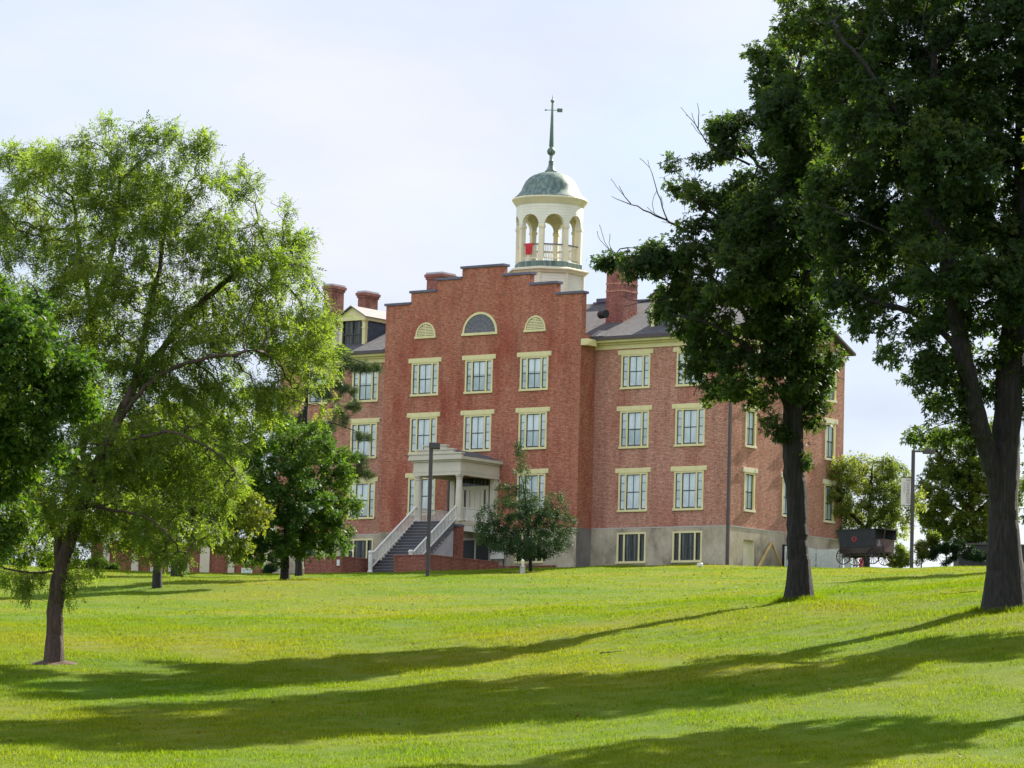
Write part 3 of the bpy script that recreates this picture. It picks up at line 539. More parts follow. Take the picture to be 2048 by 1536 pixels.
# cupola -------------------------------------------------------------
CC = np.array([-17.38, 5.62]); R8 = math.radians(22.5)
def ring8(r, z, off=R8): return [(CC[0] + r * math.cos(off + k * math.pi / 4), CC[1] + r * math.sin(off + k * math.pi / 4), z) for k in range(8)]
mb = MB(); mb.lathe([(2.18, 16.5), (2.18, 23.05)], CC, 8, R8); cup = mb.build('cupola', M['clapboard'], hall)
mb = MB()
for k in range(8):
    a = ring8(2.2, 0)[k]; mb.lathe([(.09, 18), (.09, 23.05)], a[:2], 6)
mb.lathe([(2.22, 22.85), (2.34, 22.9), (2.42, 23.02), (2.58, 23.06), (2.58, 23.14), (2.1, 23.28)], CC, 8, R8); mb.build('cornerboards', M['trim_pale'], cup)
mb = MB(); mb.lathe([(2.08, 23.25), (2.12, 23.27), (2.12, 23.58), (2.06, 23.62)], CC, 8, R8); mb.build('copper_drum', M['copper'], cup)
mb = MB(); q = R8
for k in range(8):
    a = R8 + k * math.pi / 4; c_, s_ = math.cos(a), math.sin(a); mb0 = MB()
    for z0, z1, hw in ((23.6, 25.80, .15), (25.66, 25.84, .19)):
        pts = [(CC[0] + 1.9 * c_ + u * c_ - v_ * s_, CC[1] + 1.9 * s_ + u * s_ + v_ * c_) for u, v_ in ((-hw, -hw), (hw, -hw), (hw, hw), (-hw, hw))]; mb0.prism(pts, 0, 'z', z0, z1)
    mb0.build('pillar', M['trim_pale'], cup)
mb = MB(); NA = 20
def zb(ph): ph = abs(ph); return 25.84 if ph >= 17.6 else 25.84 + .66 * math.sqrt(max(0, 1 - (ph / 17.6) ** 2))
for k in range(8):
    a0 = 22.5 + 45 * k + 22.5; phs = sorted({-22.5, 22.5, *[17.6 * math.sin(math.radians(t)) for t in range(-90, 91, 9)]})
    for p0, p1 in zip(phs[:-1], phs[1:]):
        def pt(r, ph, z): t = math.radians(a0 + ph); return (CC[0] + r * math.cos(t), CC[1] + r * math.sin(t), z)
        z0, z1 = zb(p0), zb(p1); mb.quad(pt(2.05, p0, z0), pt(2.05, p1, z1), pt(2.05, p1, 27.2), pt(2.05, p0, 27.2)); mb.quad(pt(1.76, p1, z1), pt(1.76, p0, z0), pt(1.76, p0, 27.2), pt(1.76, p1, 27.2)); mb.quad(pt(1.76, p0, z0), pt(1.76, p1, z1), pt(2.05, p1, z1), pt(2.05, p0, z0))
mb.build('arcade', M['clapboard'], cup)
mb = MB(); mb.lathe([(1.0, 27.15), (2.05, 27.15), (2.12, 27.2), (2.14, 27.3), (2.24, 27.36), (2.26, 27.46), (2.33, 27.5), (2.33, 27.6), (2.2, 27.62)], CC, 48); mb.build('dome_cornice', M['trim_pale'], cup, True)
mb = MB(); mb.lathe([(2.31, 27.6), (2.24, 27.66), (2.0, 27.86), (1.8, 28.12), (1.68, 28.42), (1.53, 28.72), (1.33, 28.94), (1.1, 29.1), (.76, 29.24), (.42, 29.33)], CC, 48); mb.build('dome', M['copper'], cup, True)
mb = MB()
pr = [(.44, 29.32), (.27, 29.5), (.17, 29.72), (.13, 29.98), (.17, 30.02), (.1, 30.08), (.1, 30.38)] + [(max(.1, .26 * math.cos(t)), 30.64 + .26 * math.sin(t)) for t in np.linspace(-1.2, 1.2, 12)] + [(.14, 30.95), (.06, 33.6)] + [(max(.03, .12 * math.cos(t)), 33.79 + .12 * math.sin(t)) for t in np.linspace(-1.2, 1.35, 9)] + [(.022, 34.0), (.006, 34.25)]
mb.lathe(pr, CC, 20); mb.build('spire', M['copper'], cup, True)
mb = MB(); c3 = np.array([*CC, 33.22])
mb.bar(c3 - RH * .44, c3 + RH * .6, .035); mb.bar(c3 + RH * .3 + np.array([0, 0, .06]), c3 + RH * .62 + np.array([0, 0, .06]), .02, .12); mb.bar(c3 + RH * .3 - np.array([0, 0, .06]), c3 + RH * .62 - np.array([0, 0, .06]), .02, .12); mb.bar(c3 - RH * .46, c3 - RH * .36, .09); mb.build('weather_vane', M['copper'], cup)
rails, bal = MB(), MB()
for k in range(8):
    a, b = ring8(1.9, 0)[k], ring8(1.9, 0)[(k + 1) % 8]; a, b = Vector(a), Vector(b); d = (b - a).normalized(); p0, p1 = a + d * .15, b - d * .15
    rails.bar(p0 + Vector((0, 0, 24.66)), p1 + Vector((0, 0, 24.66)), .09, .07); bal.bar(p0 + Vector((0, 0, 23.82)), p1 + Vector((0, 0, 23.82)), .06, .07); bal.bar(p0 + Vector((0, 0, 24.6)), p1 + Vector((0, 0, 24.6)), .05, .04)
    for i in range(1, 11): q_ = p0.lerp(p1, i / 11); bal.bar(q_ + Vector((0, 0, 23.8)), q_ + Vector((0, 0, 24.62)), .032)
rails.build('handrail', M['coping'], cup); bal.build('balustrade', M['trim_pale'], cup)

# porch --------------------------------------------------------------
PC = -17.1
porch = MB().box(-18.75, -15.45, -5.35, PV - .03, 6.86, 7.05).build('porch', M['porch'], hall)
for x in (-18.6, -15.6):
    MB().lathe([(.26, 7.05), (.26, 7.13), (.22, 7.2), (.21, 7.3), (.205, 8.4), (.175, 9.5), (.21, 9.54), (.18, 9.6), (.24, 9.68), (.25, 9.76)], (x, -5.05), 20).build('column', M['porch'], porch)
    MB().box(x - .17, x + .17, -1.83, PV - .001, 7.05, 9.76).build('pilaster', M['porch'], porch)
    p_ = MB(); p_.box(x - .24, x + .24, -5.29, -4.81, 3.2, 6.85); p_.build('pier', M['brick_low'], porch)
    MB().box(x - .27, x + .27, -5.40, -4.79, 6.72, 6.858).build('pier_cap', M['tread'], porch)
mb = MB()
for z0, z1, e in ((9.76, 9.95, .0), (9.95, 10.08, .02), (10.08, 10.56, .0), (10.56, 10.66, .1), (10.66, 10.84, .24)):
    mb.box(-18.85 - e, -15.35 + e, -5.3 - e, -4.85, z0, z1); mb.box(-15.75, -15.35 + e, -4.85, PV - .002, z0, z1); mb.box(-18.85 - e, -18.45, -4.85, PV - .002, z0, z1)
mb.build('entablature', M['porch'], porch)
mb = MB()
for hw, z0, z1 in ((1.95, 10.84, 11.06), (1.35, 11.06, 11.3), (.82, 11.3, 11.54)): mb.box(PC - hw, PC + hw, -5.5, -5.32, z0, z1); mb.box(PC - hw - .05, PC + hw + .05, -5.56, -5.26, z1 - .08, z1 + .003)
mb.build('porch_gable', M['porch'], porch)
mb = MB(); mb.prism([(PC - 2.0, 10.85), (PC, 11.42), (PC + 2.0, 10.85)], 0, 'y', -5.3, PV - .002); mb.build('porch_roof', M['shingles'], porch)
MB().box(-18.45, -15.75, -4.85, PV - .002, 10.0, 10.1).build('porch_ceiling', plain('ceil', (.10, .095, .08), .7, .2, 2), porch)
mb = MB()                                                     # door surround with side lights
mb.box(-18.1, -16.05, PV - .1, PV - .001, 9.2, 9.42)
for x0, x1 in ((-18.1, -17.9), (-17.72, -17.5), (-16.25, -16.05), (-16.6, -16.42)): mb.box(x0, x1, PV - .09, PV - .001, 7.05, 9.2)
mb.build('door_surround', M['porch'], porch)
dr = MB(); dr.box(-17.5, -16.6, PV - .05, PV - .001, 7.05, 9.2)
for zz in (7.25, 8.0, 8.6):
    for xx in (-17.4, -17.0): dr.box(xx, xx + .3, PV - .07, PV - .05, zz, zz + (.6 if zz < 8.5 else .45))
dr.build('door', M['porch'], porch)
mb = MB(); mb.box(-17.9, -17.72, PV - .03, PV - .001, 7.6, 9.2); mb.box(-16.42, -16.25, PV - .03, PV - .001, 7.6, 9.2); mb.build('sidelight', M['dark_glass'], porch)
MB().box(-18.05, -16.1, PV - .03, PV - .001, 9.42, 9.9).build('door_head_strip', M['dark_glass'], porch)  # dark glass strip above the door surround
MB().bar((-19.05, PV - .08, 4.5), (-19.05, PV - .08, 10.6), .13).build('downspout', M['gutter'], porch)
def railing(x, y0, z0, y1, z1, name, h=.82, base=.12):
    mb = MB(); a, b = Vector((x, y0, z0)), Vector((x, y1, z1)); U = Vector((0, 0, 1))
    mb.bar(a + U * h, b + U * h, .09, .07); mb.bar(a + U * base, b + U * base, .06, .06); n = int(abs(y1 - y0) / .125)
    for i in range(1, n): q_ = a.lerp(b, i / n); mb.bar(q_ + U * base, q_ + U * h, .034)
    return mb.build(name, M['white'], porch)
railing(-15.55, -4.8, 7.05, -1.85, 7.05, 'railing'); railing(-18.65, -4.8, 7.05, -1.85, 7.05, 'railing')
SY0, SY1, SZ0, SZ1, NS = -9.4, -5.35, 3.78, 7.05, 17
mb, rs = MB(), MB()
for i in range(NS):
    y = SY0 + (SY1 - SY0) * i / NS; z = SZ0 + (SZ1 - SZ0) * (i + 1) / NS; yn = SY0 + (SY1 - SY0) * (i + 1) / NS
    mb.box(-18.5, -15.66, y - .03, yn, z - .045, z); rs.box(-18.48, -15.68, y + .0, y + .02, z - (SZ1 - SZ0) / NS, z - .046)
    mb.box(-15.72, -15.665, y, yn, z - .5, z - .05); mb.box(-18.49, -18.44, y, yn, z - .5, z - .05)
st_ = mb.build('stairs', M['tread'], porch); rs.build('risers', M['iron'], st_)
railing(-15.62, SY0 + .05, SZ0 + .15, SY1 + .1, SZ1 - .02, 'stair_rail', .92, .16); railing(-18.58, SY0 + .05, SZ0 + .15, SY1 + .1, SZ1 - .02, 'stair_rail', .92, .16)
for x in (-15.62, -18.58): MB().lathe([(.17, 3.5), (.17, 3.85), (.13, 3.95), (.13, 4.9), (.16, 4.95), (.16, 5.02), (.1, 5.08)], (x, SY0 - .02), 16).build('newel', M['white'], porch)
mb = MB(); mb.prism([(SY0 + .9, 3.3), (-5.3, 3.3), (-5.3, 6.55), (SY0 + .9, 3.9)], 0, 'x', -15.78, -15.73); mb.build('stair_panel', plain('panel_grey', (.36, .335, .32), .7, .15, 1.5), porch)
MB().box(-15.62, -15.48, -4.8, PV - .04, 6.5, 6.855).build('floor_fascia', M['white'], porch)
mb = MB(); mb.box(-17.9, -16.0, PV - .06, PV - .032, 4.3, 6.2); mb.build('basement_door', M['dark'], porch); mb = MB(); mb.box(-17.0, -16.9, PV - .09, PV - .06, 4.3, 6.2); mb.box(-17.95, -15.95, PV - .09, PV - .032, 6.2, 6.32); mb.build('door_trim', M['porch'], porch)

# ------------------------------------------------------------------ things near the hall
fl = MB(); a0 = Vector(ring8(1.9, 0)[5]); k0 = None
# choose the bay whose middle faces front-left of the cupola
best = min(range(8), key=lambda k: -np.dot(np.array(ring8(1, 0)[k])[:2] - CC + np.array(ring8(1, 0)[(k + 1) % 8])[:2] - CC, -HD[:2] * math.cos(.61) - RH[:2] * math.sin(.61)))
pa, pb = np.array(ring8(1.98, 0)[best]), np.array(ring8(1.98, 0)[(best + 1) % 8])
if (pa - pb) @ RH > 0: pa, pb = pb, pa
out = np.array([*(pa[:2] + pb[:2]) / 2 - CC, 0]); out /= np.linalg.norm(out); V = []; nu, nv_ = 16, 10
P2 = [[None] * (nv_ + 1) for _ in range(nu + 1)]
for i in range(nu + 1):
    for j in range(nv_ + 1):
        u, v_ = i / nu, j / nv_; t = .24 + .38 * u * (1 - .22 * v_) + .03 * v_; dep = .05 + .045 * math.sin(u * 19) * (.2 + v_) ; zz = 24.72 - .70 * v_
        P2[i][j] = pa + (pb - pa) * t + out * dep + np.array([0, 0, zz + (.02 * math.sin(u * 9) if j == nv_ else 0)])
for i in range(nu):
    for j in range(nv_): fl.quad(P2[i][j], P2[i + 1][j], P2[i + 1][j + 1], P2[i][j + 1])
o = fl.build('hanging_cloth', M['red_cloth']); o.modifiers.new('solid', 'SOLIDIFY').thickness = .01; o.data.shade_smooth(); tag(o, 'red cloth draped over the cupola railing', 'cloth')

def area_wall(x0, x1, yf, yb, side, label):
    r = thing('retaining_wall', label, 'wall', ((x0 + x1) / 2, yf, 3.4), group='low brick walls beside the stairs')
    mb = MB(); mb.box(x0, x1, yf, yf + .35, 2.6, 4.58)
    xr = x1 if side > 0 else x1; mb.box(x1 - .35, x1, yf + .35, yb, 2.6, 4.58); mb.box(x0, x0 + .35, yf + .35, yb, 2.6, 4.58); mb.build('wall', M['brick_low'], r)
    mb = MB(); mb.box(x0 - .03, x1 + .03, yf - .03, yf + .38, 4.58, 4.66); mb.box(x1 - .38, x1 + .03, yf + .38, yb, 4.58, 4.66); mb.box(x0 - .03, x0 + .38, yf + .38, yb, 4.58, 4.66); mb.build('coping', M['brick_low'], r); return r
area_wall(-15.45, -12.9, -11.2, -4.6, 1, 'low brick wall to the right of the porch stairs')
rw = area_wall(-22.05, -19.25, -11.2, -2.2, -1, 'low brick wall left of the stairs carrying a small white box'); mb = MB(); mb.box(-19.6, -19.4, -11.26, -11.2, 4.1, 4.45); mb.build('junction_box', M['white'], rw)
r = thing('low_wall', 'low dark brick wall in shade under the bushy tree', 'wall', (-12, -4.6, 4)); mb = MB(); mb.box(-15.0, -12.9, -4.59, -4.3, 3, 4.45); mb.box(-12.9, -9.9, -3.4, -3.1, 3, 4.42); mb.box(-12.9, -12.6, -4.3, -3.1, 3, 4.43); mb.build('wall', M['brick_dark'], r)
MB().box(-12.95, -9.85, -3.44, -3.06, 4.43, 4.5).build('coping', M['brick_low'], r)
r = thing('sign_board', 'blank white signboard by the basement wall beside the bushy tree', 'sign', (-15.1, -1.8, 4.6)); MB().box(-15.6, -14.62, -1.85, -1.79, 5.04, 5.66).build('panel', M['white'], r); mb = MB(); mb.box(-15.55, -15.48, -1.79, -1.73, 4.2, 5.7); mb.box(-14.72, -14.65, -1.79, -1.73, 4.2, 5.7); mb.build('post', M['iron'], r)
# leaning timber frame
r = thing('timber_brace', 'yellow timber brace leaning on the end wall beside the niche', 'brace', (.3, 4, 4.6)); mb = MB(); mb.bar((.35, 2.62, 4.55), (.16, 4.31, 6.16), .13, .09); mb.build('beam', M['timber'], r)
mb = MB(); mb.bar((.16, 4.33, 6.14), (.35, 5.25, 4.6), .12, .08); mb.build('beam', M['timber'], r)
# picket fence along the end wall
r = thing('picket_fence', 'pale picket fence in front of the end wall behind the wagon', 'fence', (1.0, 9, 4.7)); mb = MB(); mr = MB(); FX = .95
for i in range(66):
    y = 4.75 + i * .118
    if i == 52 or random.random() < .03: continue
    z = gz(FX, y); mb.prism([(y, z - .1), (y + .078, z - .1), (y + .078, z + 1.16), (y + .039, z + 1.24), (y, z + 1.16)], 0, 'x', FX, FX + .022)
za, zb_ = gz(FX, 4.7), gz(FX, 12.6)
for h in (.35, .95): mr.bar((FX - .025, 4.7, za + h), (FX - .025, 12.6, zb_ + h), .04, .08)
for y in (4.7, 7.3, 9.9, 12.5): mr.bar((FX - .07, y, gz(FX, y) - .2), (FX - .07, y, gz(FX, y) + 1.2), .09)
mb.build('pickets', M['picket'], r); mr.build('fence_rail', M['picket'], r)
r = thing('meter_box', 'small white box mounted at the left end of the picket fence', 'box', (.99, 4.73, 5.4)); mb = MB(); z = gz(FX, 4.7); mb.box(.98, 1.1, 4.62, 4.86, z + .55, z + .9); mb.build('case', M['white'], r, bevel=.02); MB().box(1.1, 1.105, 4.66, 4.82, z + .6, z + .85).build('cover', M['tin'], r)
# ground lamp
p = at(1400, 1128, 216); z = gz(p[0], p[1]); r = thing('ground_light', 'small white floodlight set in the grass under the basement window', 'light', (p[0], p[1], z)); MB().lathe([(.05, z - .05), (.05, z + .1), (.16, z + .12), (.17, z + .26), (.12, z + .3)], p[:2], 14).build('housing', M['white'], r); MB().lathe([(.11, z + .29), (.11, z + .31)], p[:2], 14).build('lens', M['tin'], r)
# path lamp / bollard post below holly: small pale post
p = at(1045, 1150, 209); z = gz(p[0], p[1]); r = thing('path_lamp', 'small lantern on a short post in front of the bushy tree', 'lamp', (p[0], p[1], z)); MB().lathe([(.13, z - .1), (.13, z + .3), (.16, z + .36), (.06, z + .42)], p[:2], 10).build('post', M['concrete'], r); MB().lathe([(.07, z + .42), (.09, z + .65), (.02, z + .75)], p[:2], 10).build('lantern', M['trim_pale'], r)

# lamps ---------------------------------------------------------------
ang = math.atan2(RH[1], RH[0])
def post_lamp(px, py, d, h, label, head0, head1, arm):
    p = at(px, py, d); z = gz(p[0], p[1]); r = thing('lamp_post', label, 'lamp', (p[0], p[1], z), ang, local=True)
    mb = MB(); mb.box(-.1, .1, -.1, .1, -.4, h); mb.build('pole', M['iron'], r, bevel=.015); mb = MB(); mb.box(-.16, .16, -.16, .16, -.3, .08); mb.build('base', M['iron'], r)
    mb = MB(); mb.box(head0, head1, -.2, .2, h - .13 + arm, h + .19 + arm); mb.build('lamp_head', M['iron'], r, bevel=.03); mb = MB(); mb.box(head0 + .05, head1 - .05, -.15, .15, h - .145 + arm, h - .13 + arm); mb.build('lens', M['tin'], r)
    if head0 > .12: MB().box(.1, head0, -.05, .05, h - .12, h - .02).build('arm', M['iron'], r)
    return r, p, z
lp, p, z = post_lamp(855, 1155, 205, at(858, 890, 205)[2] - at(855, 1155, 205)[2] - .05, 'dark lamp post with one boxy head standing in front of the porch', -.12, .46, .02)
rp, p, z = post_lamp(1823, 1129, 232, at(1823, 890, 232)[2] - at(1823, 1129, 232)[2], 'tall brown lamp post carrying a banner beside the wagon', .55, 1.25, -.06)
zt, zb2 = at(1812, 956, 232)[2] - z, at(1812, 1010, 232)[2] - z
bn = thing('banner', 'white cloth banner reading ENTRANCE hung from the brown lamp post', 'banner', (p[0], p[1], z), ang, local=True)
mb = MB(); nn = 10
for i in range(nn):
    for j in range(6):
        f_ = lambda i, j: (-.68 + .56 * j / 6, -.02 + .03 * math.sin(i * .8) * (j / 6 - .3), zb2 + (zt - zb2) * i / nn)
        mb.quad(f_(i, j), f_(i, j + 1), f_(i + 1, j + 1), f_(i + 1, j))
o = mb.build('cloth', M['banner'], bn); o.modifiers.new('solid', 'SOLIDIFY').thickness = .008
mb = MB(); mb.bar((-.7, -.02, zt + .02), (-.08, -.02, zt + .02), .035); mb.bar((-.7, -.02, zb2 - .02), (-.08, -.02, zb2 - .02), .035); mb.build('bracket', M['iron'], bn)
def text(t, size, loc, rot, m, parent, name='lettering'):
    c = bpy.data.curves.new(name, 'FONT'); c.body = t; c.size = size; c.extrude = .002; c.align_x = 'LEFT'; c.materials.append(m)
    c.space_character = 1.05; o = bpy.data.objects.new('tmp_text', c); col.objects.link(o); dg = bpy.context.evaluated_depsgraph_get(); me = bpy.data.meshes.new_from_object(o.evaluated_get(dg)); bpy.data.objects.remove(o)
    me.materials.clear(); me.materials.append(m); o = bpy.data.objects.new(name, me); col.objects.link(o); o.parent = parent; o.location = loc; o.rotation_euler = rot; return o
text('ENTRANCE', .27, (-.19, -.065, zb2 + .08), (math.pi / 2, -math.pi / 2, 0), M['ink'], bn)
text('MUSEUM', .15, (-.44, -.065, zb2 + .72), (math.pi / 2, -math.pi / 2, 0), M['ink_pale'], bn)
strip_local(bn); strip_local(lp); strip_local(rp)

# wagon ---------------------------------------------------------------
A = at(1687, 1112.5, 229); zg = A[2] - .46; wx, wy = A[0], A[1]
wg = thing('covered_wagon', 'black canvas covered wooden wagon with red round emblem on the hill crest', 'wagon', (wx, wy, zg), local=True)
W_, LB = 1.35, 1.95
mb = MB(); mb.box(-.35, 2.55, .1, W_ - .1, .62, .98); mb.box(-.2, 2.5, .25, .5, .5, .62); mb.box(-.2, 2.5, W_ - .5, W_ - .25, .5, .62); mb.build('body', M['wagon_wood'], wg)
mb = MB(); prof = [(-.32, .98), (-.34, 1.3), (-.42, 1.62), (-.56, 1.93), (2.05, 1.98), (2.05, .98)]
mb.prism(prof, 0, 'y', .06, W_ - .06); mb.prism([(-.56, 1.93), (-.6, 1.97), (1.2, 2.03), (2.78, 2.0), (2.78, 1.95), (2.05, 1.98)], 0, 'y', .02, W_ - .02); mb.build('canvas_cover', M['canvas'], wg)
mb = MB(); mb.box(2.05, 2.62, .1, .16, .98, 1.42); mb.box(2.05, 2.62, W_ - .16, W_ - .1, .98, 1.42); mb.box(2.56, 2.62, .16, W_ - .16, .7, 1.42); mb.box(2.05, 2.2, .16, W_ - .16, .98, 1.42); mb.build('tailboard', M['maroon'], wg); MB().box(2.05, 2.74, W_ - .12, W_ - .08, 1.42, 1.97).build('side_curtain', M['canvas'], wg); MB().box(2.02, 2.06, .08, W_ - .08, .98, 1.96).build('front_curtain', M['canvas'], wg)
mb = MB(); mb.bar((2.6, .12, 1.42), (2.72, .08, 1.95), .05); mb.bar((2.6, W_ - .12, 1.42), (2.72, W_ - .08, 1.95), .05); mb.build('hoop', M['maroon'], wg)
mb = MB(); cx, cz = .66, 1.44
mb.tube((cx, .058, cz), (cx, .045, cz), .18, k=24); em = mb.build('emblem', M['dullred'], wg); mb = MB(); mb.prism([(cx - .035, cz - .12), (cx + .035, cz - .12), (cx + .05, cz + .02), (cx, cz + .19), (cx - .05, cz + .02)], 0, 'y', .036, .044); mb.build('emblem_mark', M['canvas'], em)
mb = MB(); mb.box(2.18, 2.45, .09, .098, 1.02, 1.1); mb.box(2.24, 2.39, .09, .098, 1.1, 1.26); mb.tube((2.315, .099, 1.3), (2.315, .092, 1.3), .06, k=12); mb.build('emblem', M['tin'], wg)
for x in (0, LB):
    for y, yo in ((0, -1), (W_, 1)):
        R_ = .46; mb = MB(); k = 28
        for i in range(k):
            a, b = 2 * math.pi * i / k, 2 * math.pi * (i + 1) / k; mb.bar((x + R_ * math.cos(a), y, .46 + R_ * math.sin(a)), (x + R_ * math.cos(b), y, .46 + R_ * math.sin(b)), .05, .045, (0, 1, 0))
        for i in range(14): a = 2 * math.pi * i / 14; mb.bar((x, y, .46), (x + R_ * math.cos(a), y, .46 + R_ * math.sin(a)), .026)
        wh = mb.build('wheel', M['wagon_wood'], wg); MB().tube((x, y - .1, .46), (x, y + .1, .46), .08, .07, 12).build('hub', M['iron'], wh)
    MB().bar((x, 0, .46), (x, W_, .46), .08).build('axle', M['iron'], wg)
MB().bar((0, W_ / 2, .46), (LB, W_ / 2, .46), .07).build('reach_pole', M['wagon_wood'], wg)
strip_local(wg)
p = at(1722, 1120, 236); z = gz(p[0], p[1]); r = thing('red_post', 'short red post standing behind the wheels of the wagon', 'post', (p[0], p[1], z)); MB().lathe([(.12, z - .5), (.11, z + .5), (.14, z + .55), (.07, z + .68)], p[:2], 12).build('shaft', M['red'], r); MB().tube((p[0] - .18, p[1], z + .42), (p[0] + .18, p[1], z + .42), .05).build('cap', M['red'], r)

# far low building on the left ----------------------------------------
p = at(440, 1160, 275); z = gz(p[0], p[1]); lb = thing('brick_annex', 'low brick building with pale pilasters seen under the left trees', 'building', (p[0], p[1], z), ang, local=True); U_ = 275 / 8000
def lx(px): return (px - 440) * U_
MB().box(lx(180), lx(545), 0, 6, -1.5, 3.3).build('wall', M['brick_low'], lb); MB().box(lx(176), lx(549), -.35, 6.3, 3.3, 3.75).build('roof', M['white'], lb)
for a, b in ((336, 346), (399, 418), (455, 468), (527, 541), (262, 276), (205, 218)): MB().box(lx(a), lx(b), -.25, 0, -1.5, 3.3).build('pilaster', M['porch'], lb)
for a, b, zt_ in ((361, 377, 1.75), (419, 433, 1.25), (482, 504, 1.7), (300, 318, 1.6)):
    wf = MB(); x0, x1 = lx(a), lx(b)
    for q in ((x0, x0 + .08, -.06, -.002, .05, zt_), (x1 - .08, x1, -.06, -.002, .05, zt_), (x0 + .08, x1 - .08, -.06, -.002, zt_ - .1, zt_), (x0 + .08, x1 - .08, -.06, -.002, .05, .14), ((x0 + x1) / 2 - .02, (x0 + x1) / 2 + .02, -.05, -.003, .14, zt_ - .1), (x0 + .08, x1 - .08, -.05, -.003, zt_ * .55, zt_ * .55 + .04)): wf.box(*q)
    f_ = wf.build('window', M['white'], lb); MB().quad((x0 + .05, -.02, .1), (x1 - .05, -.02, .1), (x1 - .05, -.02, zt_ - .05), (x0 + .05, -.02, zt_ - .05)).build('pane', M['blind'], f_)
strip_local(lb)
# far right shed and its clutter
p = at(1968, 1125, 252); z = gz(p[0], p[1]); sh = thing('grey_shed', 'dark grey flat roofed shed beside the clipped hedge', 'shed', (p[0], p[1], z), ang, local=True); SHH = at(1968, 1090, 252)[2] - z; MB().box(-1.6, 2.6, 0, 3, -1, SHH).build('wall', M['dark_grey'], sh); MB().box(-1.7, 2.7, -.1, 3.1, SHH, SHH + .1).build('roof', M['iron'], sh); MB().box(.2, 1.1, -.05, -.002, -.5, SHH - .25).build('door', M['iron'], sh); strip_local(sh)
# mulch ring and lawn litter
p = at(105, 1326, 112); mb = MB(); k = 40
for i in range(k):
    a, b = 2 * math.pi * i / k, 2 * math.pi * (i + 1) / k
    for r0, r1, h0, h1 in ((0, .35, .1, .07), (.35, .62, .07, .0), (.62, .72, 0, -.06)):
        q = []
        for rr, hh, t in ((r0, h0, a), (r1, h1, a), (r1, h1, b), (r0, h0, b)):
            rj = rr * (1 + .13 * math.sin(3 * t) + .06 * math.sin(7 * t + 1)); x, y = p[0] + rj * math.cos(t), p[1] + rj * math.sin(t); q.append((x, y, gz(x, y) + hh + .012))
        mb.quad(*q)
o = mb.build('mulch_ring', M['mulch'], None, True); tag(o, kind='structure')

# ------------------------------------------------------------------ trees
def unit(a): return a / np.maximum(np.linalg.norm(a, axis=-1, keepdims=True), 1e-9)
def star(k, w, side, ang_):
    q = []
    for i in range(k):
        t = 0 if k == 1 else (i / (k - 1) * 2 - 1) * ang_; L = 1 - (side * abs(t) / ang_ if k > 1 else 0); c_, s_ = math.cos(t), math.sin(t)
        for a, b, n in ((0, 0, 0), (.52, -w, -.07), (1, 0, -.16), (.52, w, -.07)): q.append((L * (a * c_ - b * s_), L * (a * s_ + b * c_), n * L))
    return np.array(q)
T_MAPLE = star(3, .22, .22, .95); T_OVAL = star(1, .27, 0, 1)
def frond():
    q = []
    for i, (t, sg) in enumerate([(.18, 1), (.30, -1), (.45, 1), (.6, -1), (.75, 1), (.98, 0)]):
        dr = -.28 * t * t; ax = np.array([.75, sg * .66]) if sg else np.array([1., 0]); ax /= np.linalg.norm(ax); pr = np.array([-ax[1], ax[0]]); L, w_ = .36, .085; b0 = np.array([t - .1, 0])
        for a, b in ((0, 0), (.5 * L, -w_), (L, 0), (.5 * L, w_)): v2 = b0 + ax * a + pr * b; q.append((v2[0], v2[1], dr - .10 * a))
    return np.array(q)
T_FROND = frond()
def tuft():
    q = []; r_ = np.random.default_rng(3)
    for i in range(9):
        d = unit(r_.normal(size=3) + np.array([.9, 0, .25])); s_ = unit(np.cross(d, r_.normal(size=3))) * .035
        for P_ in (s_ * .6, d * .6 + s_, d, d * .6 - s_): q.append(P_)
    return np.array(q)
T_TUFT = tuft()
def leaves(name, C, A, Nn, size, tint, tpl, m, parent, loc):
    A = unit(A); Nn = unit(Nn - A * (A * Nn).sum(1, keepdims=True)); B = np.cross(Nn, A); k = len(tpl)
    V = C[:, None] + size[:, None, None] * (tpl[None, :, 0:1] * A[:, None] + tpl[None, :, 1:2] * B[:, None] + tpl[None, :, 2:3] * Nn[:, None])
    return bulk(name, V.reshape(-1, 3), 4, m, parent, np.repeat(tint, k), loc)
def lowf(P, sc, seed):
    r_ = np.random.default_rng(seed); o = np.zeros(len(P))
    for i in range(7):
        k = r_.normal(size=3); k *= sc * (1 + .5 * i) / np.linalg.norm(k); o += np.sin(P @ k + r_.uniform(0, 6.3)) / (1 + .35 * i)
    return o / 2.6
